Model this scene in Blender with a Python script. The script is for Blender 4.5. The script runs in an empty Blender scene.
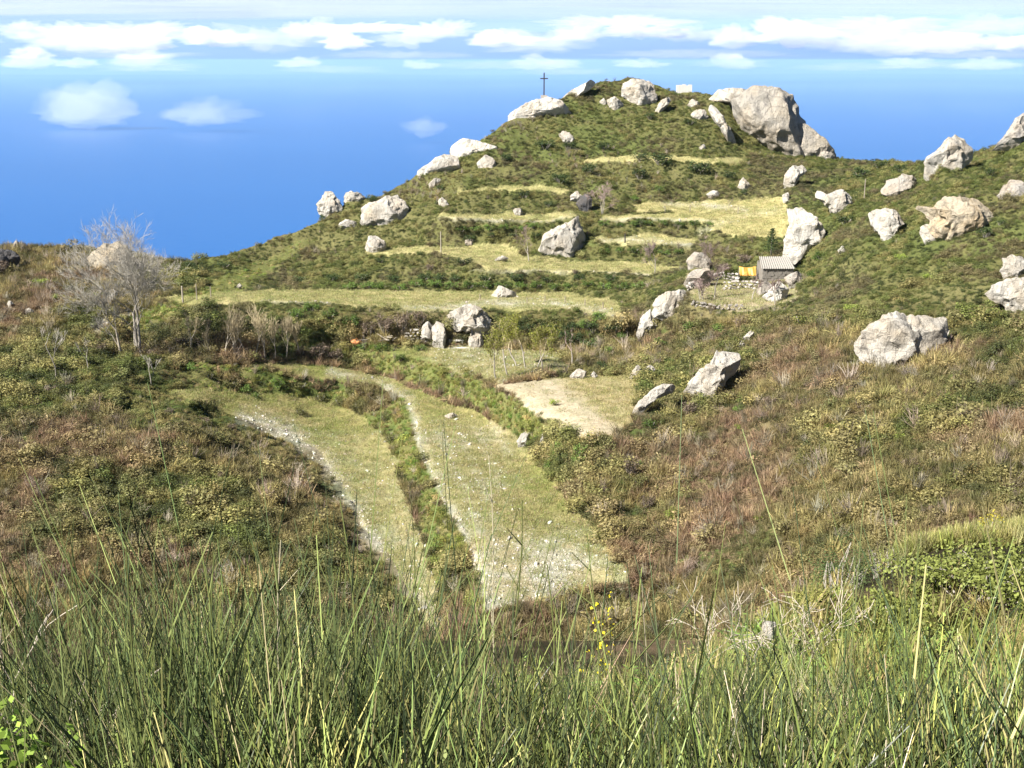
import bpy, math, random
import numpy as np
from mathutils import Vector, Matrix
R = math.radians
rng = np.random.default_rng(7); random.seed(7)
SC = bpy.context.scene
COL = SC.collection

# ------------------------------------------------------------------ camera model
F, HV = 1236.0, 60.0
PITCH = math.atan((384 - HV) / F)
SP, CP = math.sin(PITCH), math.cos(PITCH)
def ray(u, v):
    """horizontal slope X/Y and vertical slope Z/Y of a sight line"""
    a = (np.asarray(u, float) - 512) / F; b = (384 - np.asarray(v, float)) / F
    k = CP + b * SP
    return a / k, (-SP + b * CP) / k
def pt(u, v, Y):
    a, t = ray(u, v)
    return np.stack([a * Y, np.asarray(Y, float) + 0 * a, t * Y], -1)
cam = bpy.data.cameras.new('camera'); camo = bpy.data.objects.new('camera', cam); COL.objects.link(camo)
camo.rotation_euler = (math.pi / 2 - PITCH, 0, 0)
cam.sensor_width = 36; cam.lens = F * 36 / 1024; cam.clip_start = .05; cam.clip_end = 900000
SC.camera = camo

# ------------------------------------------------------------------ noise
def _h(ix, iy, iz, s):
    h = (ix * 374761393 + iy * 668265263 + iz * 2147483647 + s * 1274126177).astype(np.uint64) & np.uint64(0xffffffff)
    h = (h ^ (h >> np.uint64(13))) * np.uint64(1274126177) & np.uint64(0xffffffff)
    h = (h ^ (h >> np.uint64(16))) * np.uint64(2246822519) & np.uint64(0xffffffff)
    h = h ^ (h >> np.uint64(15))
    return (h & np.uint64(0xffff)).astype(float) / 65535.0
def vnoise(p, s=0):
    p = np.asarray(p, float); i = np.floor(p).astype(np.int64); f = p - i; f = f * f * f * (f * (f * 6 - 15) + 10)
    i = i + 100000; r = 0
    for dx in (0, 1):
        for dy in (0, 1):
            for dz in (0, 1):
                w = (f[..., 0] if dx else 1 - f[..., 0]) * (f[..., 1] if dy else 1 - f[..., 1]) * (f[..., 2] if dz else 1 - f[..., 2])
                r = r + w * _h(i[..., 0] + dx, i[..., 1] + dy, i[..., 2] + dz, s)
    return r * 2 - 1
def fbm(p, o=4, s=0):
    p = np.asarray(p, float); r = 0; a = 1.
    for k in range(o): r = r + a * vnoise(p, s + k * 17); p = p * 2.03 + 11.3; a *= .5
    return r
def sm(x, a, b):
    t = np.clip((x - a) / (b - a), 0, 1); return t * t * (3 - 2 * t)

# ------------------------------------------------------------------ object helpers
def tag(o, label=None, cat=None, group=None, kind=None):
    for k, v in (('label', label), ('category', cat), ('group', group), ('kind', kind)):
        if v: o[k] = v
    return o
def empty(name, loc, label, cat, group=None):
    o = bpy.data.objects.new(name, None); COL.objects.link(o); o.location = loc
    o.empty_display_size = .2
    return tag(o, label, cat, group)
def mesh_data(name, V, faces, mat, smooth=False, attrs=None):
    """faces: (n,3)/(n,4) int array or list of such arrays"""
    me = bpy.data.meshes.new(name)
    V = np.asarray(V, np.float32).reshape(-1, 3)
    fl = faces if isinstance(faces, list) else [faces]
    fl = [np.asarray(f, np.int32) for f in fl if len(f)]
    me.vertices.add(len(V)); me.vertices.foreach_set('co', V.ravel())
    idx = np.concatenate([f.ravel() for f in fl]); tot = np.concatenate([np.full(len(f), f.shape[1], np.int32) for f in fl])
    st = np.concatenate([[0], np.cumsum(tot)[:-1]]).astype(np.int32)
    me.loops.add(len(idx)); me.loops.foreach_set('vertex_index', idx.astype(np.int32))
    me.polygons.add(len(tot)); me.polygons.foreach_set('loop_start', st)
    me.polygons.foreach_set('use_smooth', np.full(len(tot), smooth))
    me.update(calc_edges=True); me.validate()
    for k, (typ, val) in (attrs or {}).items():
        at = me.attributes.new(k, typ, 'POINT')
        if typ == 'FLOAT_COLOR':
            c = np.ones((len(V), 4), np.float32); c[:, :3] = val; at.data.foreach_set('color', c.ravel())
        elif typ == 'FLOAT_VECTOR': at.data.foreach_set('vector', np.asarray(val, np.float32).ravel())
        else: at.data.foreach_set('value', np.asarray(val, np.float32).ravel())
    if mat: me.materials.append(mat)
    return me
def mobj(name, V, faces, mat, parent=None, loc=None, smooth=False, attrs=None, link=True):
    o = bpy.data.objects.new(name, mesh_data(name, V, faces, mat, smooth, attrs))
    if link: COL.objects.link(o)
    if parent: o.parent = parent
    if loc is not None: o.location = loc
    return o
class MB:
    """collects shapes into one mesh"""
    def __init__(s): s.V = []; s.F = {3: [], 4: []}; s.n = 0; s.C = []
    def add(s, V, Fc, c=None):
        V = np.asarray(V, float).reshape(-1, 3); Fc = np.asarray(Fc, int)
        s.V.append(V); s.F[Fc.shape[1]].append(Fc + s.n); s.n += len(V)
        s.C.append(np.broadcast_to(np.asarray(1. if c is None else c, float).reshape(-1, 1) if np.ndim(c) < 2 else c, (len(V), 3)))
    def box(s, c, d, rot=None):
        v = np.array([[x, y, z] for x in (-.5, .5) for y in (-.5, .5) for z in (-.5, .5)]) * np.asarray(d)
        if rot is not None: v = v @ np.asarray(rot).T
        s.add(v + np.asarray(c), [[0, 1, 3, 2], [4, 6, 7, 5], [0, 4, 5, 1], [2, 3, 7, 6], [0, 2, 6, 4], [1, 5, 7, 3]])
    def tubes(s, P0, P1, r0, r1, n=5, c=None):
        P0 = np.asarray(P0, float).reshape(-1, 3); P1 = np.asarray(P1, float).reshape(-1, 3); m = len(P0)
        if not m: return
        r0 = np.broadcast_to(np.asarray(r0, float), (m,)); r1 = np.broadcast_to(np.asarray(r1, float), (m,))
        d = P1 - P0; d /= np.linalg.norm(d, axis=1, keepdims=True) + 1e-9
        h = np.where(np.abs(d[:, 2:3]) < .9, [[0, 0, 1.]], [[1., 0, 0]])
        a = np.cross(d, h); a /= np.linalg.norm(a, axis=1, keepdims=True); b = np.cross(d, a)
        th = np.arange(n) * 2 * math.pi / n
        ring = a[:, None] * np.cos(th)[None, :, None] + b[:, None] * np.sin(th)[None, :, None]
        V = np.concatenate([P0[:, None] + ring * r0[:, None, None], P1[:, None] + ring * r1[:, None, None]], 1)
        k = np.arange(n); k2 = (k + 1) % n
        q = np.stack([k, k2, k2 + n, k + n], 1)
        Fq = (q[None] + (np.arange(m) * 2 * n)[:, None, None]).reshape(-1, 4)
        cc = None if c is None else np.repeat(np.broadcast_to(np.asarray(c, float).reshape(-1, 1), (m, 1)), 2 * n, 0).ravel()
        s.add(V.reshape(-1, 3), Fq, cc)
    def data(s):
        V = np.concatenate(s.V); Fl = [np.concatenate(s.F[k]) for k in (3, 4) if s.F[k]]
        return V, Fl, np.concatenate(s.C)
    def build(s, name, mat, parent=None, loc=None, smooth=False, link=True):
        V, Fl, C = s.data()
        return mobj(name, V, Fl, mat, parent, loc, smooth, {'shade': ('FLOAT_COLOR', C)}, link)

# ------------------------------------------------------------------ materials
def newmat(name):
    m = bpy.data.materials.new(name); m.use_nodes = True; nt = m.node_tree
    for n in list(nt.nodes): nt.nodes.remove(n)
    return m, nt, nt.nodes.new('ShaderNodeOutputMaterial')
def N(nt, typ, **kw):
    n = nt.nodes.new(typ)
    for k, v in kw.items():
        if hasattr(n, k) and k not in n.inputs: setattr(n, k, v)
        else: n.inputs[k].default_value = v
    return n
def ramp(nt, fac, stops):
    r = nt.nodes.new('ShaderNodeValToRGB'); e = r.color_ramp.elements
    while len(e) < len(stops): e.new(.5)
    for x, (p, c) in zip(e, stops): x.position = p; x.color = (*c, 1) if len(c) == 3 else c
    nt.links.new(fac, r.inputs[0]); return r
def mixc(nt, a, b, fac, mode='MIX'):
    m = nt.nodes.new('ShaderNodeMix'); m.data_type = 'RGBA'; m.blend_type = mode
    for s, x in ((m.inputs[6], a), (m.inputs[7], b), (m.inputs[0], fac)):
        if isinstance(x, (int, float)): s.default_value = x
        elif isinstance(x, tuple): s.default_value = (*x, 1)
        else: nt.links.new(x, s)
    return m.outputs[2]
def veg_mat(name, trans=.33, rough=.6, tint=None, spec=.25):
    m, nt, out = newmat(name); L = nt.links.new
    sh = N(nt, 'ShaderNodeAttribute', attribute_name='shade')
    if tint is None:
        t = N(nt, 'ShaderNodeAttribute', attribute_name='tint', attribute_type='INSTANCER'); tc = t.outputs['Color']
    else: tc = tint
    c = mixc(nt, tc, sh.outputs['Color'], 1., 'MULTIPLY')
    p = N(nt, 'ShaderNodeBsdfPrincipled', Roughness=rough); p.inputs['Specular IOR Level'].default_value = spec
    L(c, p.inputs['Base Color'])
    if trans:
        tr = N(nt, 'ShaderNodeBsdfTranslucent'); L(c, tr.inputs['Color'])
        mx = N(nt, 'ShaderNodeMixShader'); mx.inputs[0].default_value = trans
        L(p.outputs[0], mx.inputs[1]); L(tr.outputs[0], mx.inputs[2]); L(mx.outputs[0], out.inputs[0])
    else: L(p.outputs[0], out.inputs[0])
    return m
def rock_mat(name, base=(.50, .47, .42), warm=(.47, .38, .26), dark=(.16, .15, .145), sc=1.0, streak=.5):
    m, nt, out = newmat(name); L = nt.links.new
    tc = N(nt, 'ShaderNodeTexCoord'); oi = N(nt, 'ShaderNodeObjectInfo')
    ad = N(nt, 'ShaderNodeVectorMath', operation='ADD'); L(tc.outputs['Object'], ad.inputs[0])
    sc3 = N(nt, 'ShaderNodeVectorMath', operation='SCALE'); sc3.inputs[3].default_value = 57.; 
    cm = N(nt, 'ShaderNodeCombineXYZ'); L(oi.outputs['Random'], cm.inputs[0]); L(oi.outputs['Random'], cm.inputs[2]); L(cm.outputs[0], sc3.inputs[0]); L(sc3.outputs[0], ad.inputs[1])
    n1 = N(nt, 'ShaderNodeTexNoise', Scale=.55 * sc, Detail=6., Roughness=.6); L(ad.outputs[0], n1.inputs['Vector'])
    n2 = N(nt, 'ShaderNodeTexNoise', Scale=2.6 * sc, Detail=8., Roughness=.72); L(ad.outputs[0], n2.inputs['Vector'])
    vs = N(nt, 'ShaderNodeVectorMath', operation='MULTIPLY'); vs.inputs[1].default_value = (1.6, 1.6, .35); L(ad.outputs[0], vs.inputs[0])
    n3 = N(nt, 'ShaderNodeTexNoise', Scale=1.5 * sc, Detail=6., Roughness=.65); L(vs.outputs[0], n3.inputs['Vector'])
    vo = N(nt, 'ShaderNodeTexVoronoi', Scale=.6 * sc, feature='DISTANCE_TO_EDGE')
    vw = mixc(nt, ad.outputs[0], n2.outputs['Color'], .12); L(vw, vo.inputs['Vector'])
    c = mixc(nt, base, warm, ramp(nt, n1.outputs['Fac'], [(.42, (0, 0, 0)), (.68, (.8, .8, .8))]).outputs[0])
    c = mixc(nt, c, dark, ramp(nt, n3.outputs['Fac'], [(.53, (0, 0, 0)), (.70, (streak,) * 3)]).outputs[0])
    c = mixc(nt, c, dark, ramp(nt, n2.outputs['Fac'], [(.60, (0, 0, 0)), (.70, (.7,) * 3)]).outputs[0])
    c = mixc(nt, c, (.10, .09, .08), ramp(nt, vo.outputs['Distance'], [(.0, (.55,) * 3), (.022, (0, 0, 0))]).outputs[0])
    p = N(nt, 'ShaderNodeBsdfPrincipled', Roughness=.92); p.inputs['Specular IOR Level'].default_value = .15; L(c, p.inputs['Base Color'])
    bp = N(nt, 'ShaderNodeBump', Strength=.9, Distance=.35 / sc); L(n2.outputs['Fac'], bp.inputs['Height'])
    bp2 = N(nt, 'ShaderNodeBump', Strength=.6, Distance=.4 / sc); L(n3.outputs['Fac'], bp2.inputs['Height']); L(bp.outputs[0], bp2.inputs['Normal'])
    L(bp2.outputs[0], p.inputs['Normal']); L(p.outputs[0], out.inputs[0])
    return m
def plain_mat(name, col, rough=.8, var=.3, scale=3., metal=0., bump=.3):
    m, nt, out = newmat(name); L = nt.links.new
    tc = N(nt, 'ShaderNodeTexCoord'); n = N(nt, 'ShaderNodeTexNoise', Scale=scale, Detail=6., Roughness=.65); L(tc.outputs['Object'], n.inputs['Vector'])
    c = mixc(nt, tuple(x * (1 - var) for x in col), tuple(min(1, x * (1 + var)) for x in col), n.outputs['Fac'])
    p = N(nt, 'ShaderNodeBsdfPrincipled', Roughness=rough, Metallic=metal); L(c, p.inputs['Base Color'])
    b = N(nt, 'ShaderNodeBump', Strength=bump, Distance=.05); L(n.outputs['Fac'], b.inputs['Height']); L(b.outputs[0], p.inputs['Normal'])
    L(p.outputs[0], out.inputs[0]); return m
M_ROCK = rock_mat('pale_rock', (.44, .415, .37), (.40, .335, .25)); M_ROCKG = rock_mat('grey_rock', (.36, .34, .31), (.38, .31, .23), (.13, .12, .12), streak=.75)
M_ROCKSHADE = rock_mat('shaded_rock', (.08, .08, .085), (.10, .085, .07), (.03, .03, .035))  # rock tone with the shade of dark hollows put into its colour
M_BARK = plain_mat('grey_bark', (.30, .27, .23), .9, .35, 6.)
M_VEG = veg_mat('scrub_leaf'); M_DRY = veg_mat('dry_stalks', .15, .8)
M_STONE = veg_mat('pale_stones', 0, .9, None, .1)

# ------------------------------------------------------------------ terrain: depth of the ground along sight lines
SKY = [(-320, 268), (-100, 256), (0, 246), (80, 247), (120, 254), (180, 262), (230, 255), (270, 241), (300, 229), (330, 213), (345, 203), (380, 196), (420, 176),
       (445, 162), (480, 141), (510, 122), (545, 104), (570, 93), (600, 81), (640, 79), (665, 89), (700, 94), (740, 98), (775, 122), (800, 141), (830, 155), (860, 160),
       (900, 163), (940, 160), (985, 151), (1024, 141), (1344, 95)]
def skyv(u): return np.interp(u, [p[0] for p in SKY], [p[1] for p in SKY])
PTS = []
def line(pts, step=24):
    for (u0, v0, y0), (u1, v1, y1) in zip(pts, pts[1:]):
        n = max(1, int(math.hypot(u1 - u0, v1 - v0) / step))
        for k in range(n):
            t = k / n; PTS.append((u0 + (u1 - u0) * t, v0 + (v1 - v0) * t, 1 / ((1 - t) / y0 + t / y1)))
    PTS.append(pts[-1])
def zl(z, pts):
    line([(u, v, z / float(ray(u, v)[1])) for u, v in pts])
# left plain
for u, dy in ((-320, .93), (-150, .97), (0, 1.), (100, 1.02), (190, 1.05)):
    for v, y in ((640, 52), (560, 59), (500, 66), (450, 72.5), (400, 81), (350, 92), (300, 106), (265, 122)):
        if not (u > 150 and v < 380): PTS.append((u, v, y * dy))
PTS += [(240, 470, 75), (280, 500, 71), (300, 560, 63), (340, 600, 58), (340, 640, 54), (230, 640, 54), (440, 640, 55), (560, 640, 54), (640, 640, 52.5), (240, 560, 62), (130, 355, 97), (60, 330, 98), (150, 320, 106), (190, 305, 109), (120, 395, 84), (140, 420, 79), (200, 430, 79), (140, 375, 90)]
# terrace fields
def zv(pts): line([(u, v, z / float(ray(u, v)[1])) for u, v, z in pts])
zv([(165, 392, -24.3), (240, 415, -25.9), (290, 432, -27.), (322, 452, -27.5)])
zl(-27.5, [(322, 452), (350, 492), (370, 530), (400, 570), (440, 612)])
zv([(165, 388, -24.2), (250, 392, -25.6), (330, 400, -27.), (378, 425, -27.2)])
zl(-27.2, [(378, 425), (398, 460), (408, 500), (424, 540), (440, 598)])
zv([(190, 362, -23.2), (260, 373, -24.4), (330, 380, -25.5), (395, 394, -26.)])
zl(-26.0, [(395, 394), (412, 412), (420, 440), (440, 490), (468, 540), (481, 570), (484, 606)])
zv([(200, 358, -23.1), (300, 362, -24.5), (380, 374, -25.8)])
zl(-25.8, [(380, 374), (430, 394), (480, 415), (520, 440), (560, 490), (600, 540), (632, 576)])
zl(-23.3, [(495, 386), (530, 411), (565, 432), (585, 438)])
zl(-23.1, [(497, 383), (560, 378), (632, 376), (640, 395), (625, 425)])
zl(-24.3, [(330, 349), (400, 356), (440, 366), (470, 377), (490, 383)])
zl(-24.0, [(330, 345), (400, 347), (490, 348), (560, 350), (625, 352)])
# T1 and the risers above it
line([(200, 296, 111), (262, 301, 109), (330, 305, 108), (380, 310, 107.5), (430, 313, 107), (490, 311, 107.6), (560, 311, 107.6), (590, 314, 106), (622, 321, 103)])
line([(205, 292, 114), (269, 290, 117), (360, 291, 117.5), (440, 292, 117), (560, 293, 116.5), (640, 302, 110)])
line([(180, 352, 97), (250, 354, 100), (320, 350, 103)])
line([(365, 253, 127.5), (440, 252, 126), (470, 263, 121), (490, 271, 118.7), (560, 271, 118.7), (650, 273, 118)])
line([(365, 249, 130), (440, 247, 129), (500, 245, 128.5), (520, 259, 125), (640, 262, 124), (680, 268, 120)])
line([(455, 219, 129), (500, 222, 129), (545, 223, 129), (572, 217, 130)])
line([(455, 213, 134), (500, 214, 134.5), (545, 215, 134), (575, 210, 135)])
line([(598, 242, 126), (660, 243, 126), (690, 246, 125)]); line([(598, 236, 129), (660, 235, 129), (700, 236, 129)])
line([(600, 219, 131), (680, 219, 131), (735, 222, 129)]); line([(600, 214, 133), (680, 213, 133)])
line([(640, 210, 134.3), (700, 211, 134), (740, 214, 132)]); line([(640, 203, 138), (700, 202, 138), (770, 200, 136)])
line([(720, 236, 125), (785, 235, 122)])
# house terrace
line([(690, 302, 101), (740, 304, 100), (795, 300, 98)]); line([(690, 275, 112), (740, 274, 113), (800, 268, 112)])
PTS += [(700, 335, 98), (650, 300, 107), (640, 330, 104), (600, 340, 104)]
# upper hill
for u in (480, 540, 600, 660, 720):
    for v, y in ((190, 139), (160, 147), (130, 154.5), (105, 160.5)):
        if v > skyv(u) + 8: PTS.append((u, v, y))
PTS += [(420, 210, 136), (370, 225, 136), (320, 250, 134), (270, 270, 128), (780, 170, 146), (760, 150, 155), (800, 190, 134)]
# right slope
for u, k in ((1344, .84), (1180, .9), (1024, 1.), (940, 1.05)):
    for v, y in ((640, 42), (560, 47), (500, 53), (450, 58.5), (400, 65), (350, 73), (300, 82), (250, 90), (200, 99), (165, 108)):
        if v > skyv(u) + 4: PTS.append((u, v, y * k))
for v, y in ((640, 47), (560, 52), (500, 58), (450, 64), (400, 71), (350, 79.5), (300, 89.5), (260, 99), (220, 112), (190, 130)): PTS.append((850, v, y))
for v, y in ((640, 51), (560, 58), (500, 65), (450, 71.5), (400, 80), (350, 91)): PTS.append((730, v, y))
PTS += [(640, 600, 59), (645, 560, 63), (650, 500, 69.5), (642, 450, 74.5), (650, 420, 78), (600, 490, 70), (575, 460, 74), (600, 585, 60)]
# skyline
for u, y in ((-320, 118), (-150, 122), (0, 127), (90, 129), (180, 130), (240, 132), (300, 135), (345, 140), (400, 144), (445, 148), (480, 151), (545, 159), (600, 165), (660, 167),
             (740, 168), (800, 164), (835, 157), (865, 152), (900, 146), (950, 135), (1024, 117), (1200, 107), (1344, 100)):
    PTS.append((u, float(skyv(u)), y))
PTS = np.array(PTS, float)
# drop near-duplicates, solve a biharmonic-style (linear kernel) interpolant of log depth
keep = []
for i, p in enumerate(PTS):
    if all(abs(p[0] - PTS[j][0]) + abs(p[1] - PTS[j][1]) > 2.5 for j in keep): keep.append(i)
PTS = PTS[keep]
SXY = np.array([1., 1.7])
_Q = PTS[:, :2] * SXY
_K = np.linalg.norm(_Q[:, None] - _Q[None], axis=2)
_A = np.zeros((len(_Q) + 3,) * 2); _A[:-3, :-3] = -_K + np.eye(len(_Q)) * .6
_P = np.c_[np.ones(len(_Q)), _Q / 500]; _A[:-3, -3:] = _P; _A[-3:, :-3] = _P.T
_W = np.linalg.solve(_A, np.r_[np.log(PTS[:, 2]), 0, 0, 0])
def depth(u, v):
    u = np.asarray(u, float); v = np.asarray(v, float); q = np.stack([u.ravel(), v.ravel()], 1) * SXY
    r = np.empty(len(q))
    for i in range(0, len(q), 20000):
        c = q[i:i + 20000]
        r[i:i + 20000] = -np.linalg.norm(c[:, None] - _Q[None], axis=2) @ _W[:-3] + np.c_[np.ones(len(c)), c / 500] @ _W[-3:]
    return np.exp(r).reshape(u.shape)
def at(u, v):
    return pt(u, v, float(depth(u, v)))

# ---- zones of the ground, traced on the ground
def inpoly(u, v, poly):
    u = np.asarray(u); v = np.asarray(v); r = np.zeros(u.shape, bool); n = len(poly)
    for i in range(n):
        x0, y0 = poly[i]; x1, y1 = poly[(i + 1) % n]
        if y0 == y1: continue
        c = ((y0 > v) != (y1 > v)) & (u < (x1 - x0) * (v - y0) / (y1 - y0) + x0); r ^= c
    return r
FIELD_A = [(163, 391), (200, 388), (250, 391), (330, 400), (376, 425), (396, 460), (406, 500), (422, 540), (440, 600), (438, 640), (400, 570), (370, 532), (345, 492), (322, 452), (290, 433), (240, 416)]
FIELD_C = [(240, 366), (300, 362), (380, 374), (430, 394), (480, 415), (520, 440), (560, 490), (600, 540), (632, 580), (600, 592), (484, 612), (482, 570), (468, 540), (440, 490), (420, 440), (412, 410), (395, 393), (330, 379)]
FIELD_E = [(495, 385), (560, 378), (634, 374), (642, 392), (628, 425), (600, 437), (586, 440), (565, 430), (530, 410)]
FIELD_H = [(385, 352), (405, 346), (490, 348), (560, 352), (572, 372), (500, 383), (470, 378), (440, 366)]
T1 = [(150, 300), (215, 292), (269, 289), (440, 291), (560, 292), (620, 300), (622, 321), (588, 313), (490, 310), (430, 312), (380, 309), (330, 304), (262, 301), (200, 305)]
T2 = [(365, 249), (440, 246), (505, 244), (525, 257), (640, 262), (690, 270), (650, 274), (490, 271), (440, 252), (365, 254)]
T3 = [(440, 214), (500, 214), (545, 215), (575, 209), (578, 217), (545, 223), (500, 221), (440, 218)]
TC = [(595, 236), (660, 235), (700, 240), (695, 246), (598, 242)]
TB = [(598, 214), (690, 213), (735, 218), (740, 222), (680, 219), (600, 219)]
TA = [(630, 204), (700, 202), (780, 197), (792, 215), (785, 236), (720, 236), (690, 214), (640, 210)]
HOUSE = [(685, 275), (740, 280), (795, 270), (800, 300), (740, 312), (690, 300)]
T4 = [(585, 158), (640, 155), (745, 160), (745, 164), (640, 160), (585, 162)]
T5 = [(455, 190), (520, 186), (570, 188), (570, 192), (520, 191), (455, 194)]
LEFTBAND = [(90, 336), (135, 315), (200, 288), (260, 262), (300, 240), (318, 240), (250, 285), (150, 330)]
BANKB = [(190, 362), (260, 373), (395, 394), (412, 412), (420, 440), (468, 540), (484, 606), (440, 600), (424, 540), (398, 460), (376, 425), (330, 400), (165, 388)]
MEAD = [(340, 345), (400, 345), (470, 378), (530, 408), (560, 440), (520, 440), (470, 405), (420, 386), (370, 368)]
GRASSY = [FIELD_A, FIELD_C, FIELD_E, FIELD_H, T1, T2, T3, T4, T5, TC, TB, TA, HOUSE]
def jit(P, a=3., f=.35):
    """ragged zone borders: offsets in the tracing plane from a noise fixed to the ground"""
    q = P * np.array([f, f, f]); return a * fbm(q, 3, 5), a * .7 * fbm(q + 50, 3, 9)
def strip(u, v, pl, w):
    """closeness to a polyline, 1 on it and 0 beyond w"""
    d = np.full(np.shape(u), 1e9)
    for (x0, y0), (x1, y1) in zip(pl, pl[1:]):
        L2 = (x1 - x0) ** 2 + (y1 - y0) ** 2; t = np.clip(((u - x0) * (x1 - x0) + (v - y0) * (y1 - y0)) / L2, 0, 1)
        d = np.minimum(d, np.hypot(u - x0 - t * (x1 - x0), (v - y0 - t * (y1 - y0))))
    return np.clip(1 - d / w, 0, 1)
EDGE_A = [(245, 418), (290, 433), (322, 454), (345, 492), (362, 515), (370, 532), (400, 572), (440, 620)]
EDGE_C = [(380, 382), (410, 400), (418, 440), (440, 492), (468, 542), (484, 575), (486, 606)]
def zones(u, v, P):
    du, dv = jit(P); uu = u + du; vv = v + dv
    Z = {}
    Z['grass'] = np.zeros(u.shape)
    for pl in GRASSY: Z['grass'] = np.maximum(Z['grass'], inpoly(uu, vv, pl))
    st = np.maximum(strip(u + du * .6, v, EDGE_A, 17) * (.5 + .5 * sm(fbm(P * .35, 3, 77), -.4, .3)), strip(u + du * .6, v, EDGE_C, 9) * (inpoly(uu + 5, vv, FIELD_C) | (strip(u, v, EDGE_C, 6) > .4)))
    st = np.where(inpoly(uu, vv, FIELD_A) & (v > 430), np.maximum(st, (.2 + .3 * sm(v, 430, 560))), st)
    # the stony lower end of the wide terrace, in rows that follow the terrace
    rows = .5 + .5 * np.sin((u - 500 - (v - 400) * .42) * .32)
    low = inpoly(uu, vv, FIELD_C) * (np.maximum(sm(v, 505, 570) * (.35 + .65 * sm(620 - u, 0, 60)) , (.3 + .4 * rows) * sm(v, 410, 440) * sm(540 - u, 0, 60)))
    st = np.maximum(st, low)
    t1s = strip(u, v, [(395, 307), (440, 308), (490, 303), (560, 303), (600, 311), (622, 318)], 6) * sm(u, 380, 430)
    st = np.maximum(st, t1s * .9)
    st = np.maximum(st, strip(u, v, [(665, 204), (700, 205), (745, 210)], 5) * .8)
    st = np.maximum(st, strip(u, v, [(600, 240), (650, 240), (690, 246)], 4) * .7)
    st = np.maximum(st, strip(u, v, [(700, 232), (730, 220), (780, 210)], 6) * .35)
    st = np.maximum(st, strip(u, v, [(92, 332), (112, 322), (132, 313)], 5) * .8)
    st = np.maximum(st, inpoly(uu, vv, FIELD_H) * .45 * sm(u, 410, 450))
    st = np.maximum(st, strip(u, v, [(330, 372), (380, 380), (405, 396)], 7) * .7)
    for pl_ in ([(470, 272), (560, 271), (650, 274)], [(440, 218), (500, 222), (545, 223), (575, 217)], [(600, 219), (680, 219), (735, 222)], [(330, 305), (300, 303), (262, 301)]):
        st = np.maximum(st, strip(u, v + .5 * dv, pl_, 2.6) * .55)
    Z['stone'] = np.clip(st, 0, 1)
    e = inpoly(uu, vv, FIELD_E)
    Z['soil'] = e * np.clip(1.2 - .9 * sm(u - (v - 385) * 1.1, 540, 585) + .5 * strip(u, v, [(550, 395), (620, 432)], 7), 0, 1)
    Z['straw'] = np.clip(e * (1 - Z['soil']) + .5 * inpoly(uu, vv, TA) , 0, 1)
    Z['house'] = inpoly(uu, vv, HOUSE) * 1.
    Z['mead'] = np.maximum(inpoly(uu, vv, MEAD), np.maximum(inpoly(uu, vv, LEFTBAND) * .6, inpoly(uu, vv, BANKB) * (fbm(P * .4, 2, 19) > -.15) * .7))
    return Z
def mixv(a, b, t): return a + (np.asarray(b) - a) * np.clip(t, 0, 1)[..., None]
def ground_col(u, v, P):
    Z = zones(u, v, P)
    n = fbm(P * [.12, .12, .12], 4, 21); n2 = fbm(P * [.5, .5, .5], 4, 33)
    c = np.zeros(P.shape) + np.array([.12, .10, .048])
    c = mixv(c, [.17, .135, .075], sm(n + .5 * n2, .15, .8)); c = mixv(c, [.075, .10, .03], sm(-n + .4 * n2, .1, .6)); c = mixv(c, [.115, .125, .045], sm(345 - v, 0, 60) * .65)
    g = np.zeros(P.shape) + np.array([.27, .245, .105]); g = mixv(g, [.20, .215, .07], sm(n2, -.1, .6)); g = mixv(g, [.32, .27, .15], sm(n, .1, .7) * .7)
    g = mixv(g, [.42, .38, .19], sm(330 - v, 0, 40) * .7)
    c = c + (g - c) * Z['grass'][..., None]
    c = mixv(c, [.15, .17, .055], Z['mead'] * .7)
    c = mixv(c, [.40, .345, .17], Z['straw'] * .7)
    c = mixv(c, [.43, .37, .27], Z['soil'] * .95); c = mixv(c, [.33, .28, .21], Z['house'] * .8)
    c = mixv(c, [.40, .385, .32], Z['stone'] * (.35 + .6 * sm(n2, -.4, .5)))
    return c
# ---- build the sheet
GU = np.arange(-320, 1345, 2.0); NT = 340
VB = 640.0
tt = np.linspace(0, 1, NT)
SV = skyv(GU)
VV = VB + (SV[:, None] - VB) * tt[None]; UU = np.repeat(GU[:, None], NT, 1)
YY = depth(UU, VV)
REL = pt(UU, VV, YY)
ZB = zones(UU, VV, REL)
flat = np.clip(np.maximum.reduce([ZB['grass'], ZB['soil']]), 0, 1)
amp = (1 - flat) * .30 + .04
edge = sm(tt, 0, .04)[None]
REL = REL.copy(); REL[..., 2] += (fbm(REL * .45, 3, 3) * .55 * amp * 1.3 + fbm(REL * 1.7, 3, 4) * .22 * amp) * edge
CREL = ground_col(UU, VV, REL)
# beyond the skyline the hill falls away to the sea
NB = 26; sb = np.linspace(0, 1, NB + 1)[1:] ** 2.2 * 900
dY = YY[:, -1] / YY[:, -1]
top = REL[:, -1]; az = top[:, 0] / top[:, 1]
drop = .10 * sb + .72 * sb * sb / (sb + 14)
BX = np.stack([az[:, None] * (top[:, 1:2] + sb), top[:, 1:2] + sb, top[:, 2:3] - drop[None] + .3 * fbm(np.stack([az[:, None] * (top[:, 1:2] + sb), top[:, 1:2] + sb, 0 * sb[None] + 0 * az[:, None]], -1) * .3, 2, 8)], -1)
CBX = np.zeros(BX.shape) + [.10, .085, .045]
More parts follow.
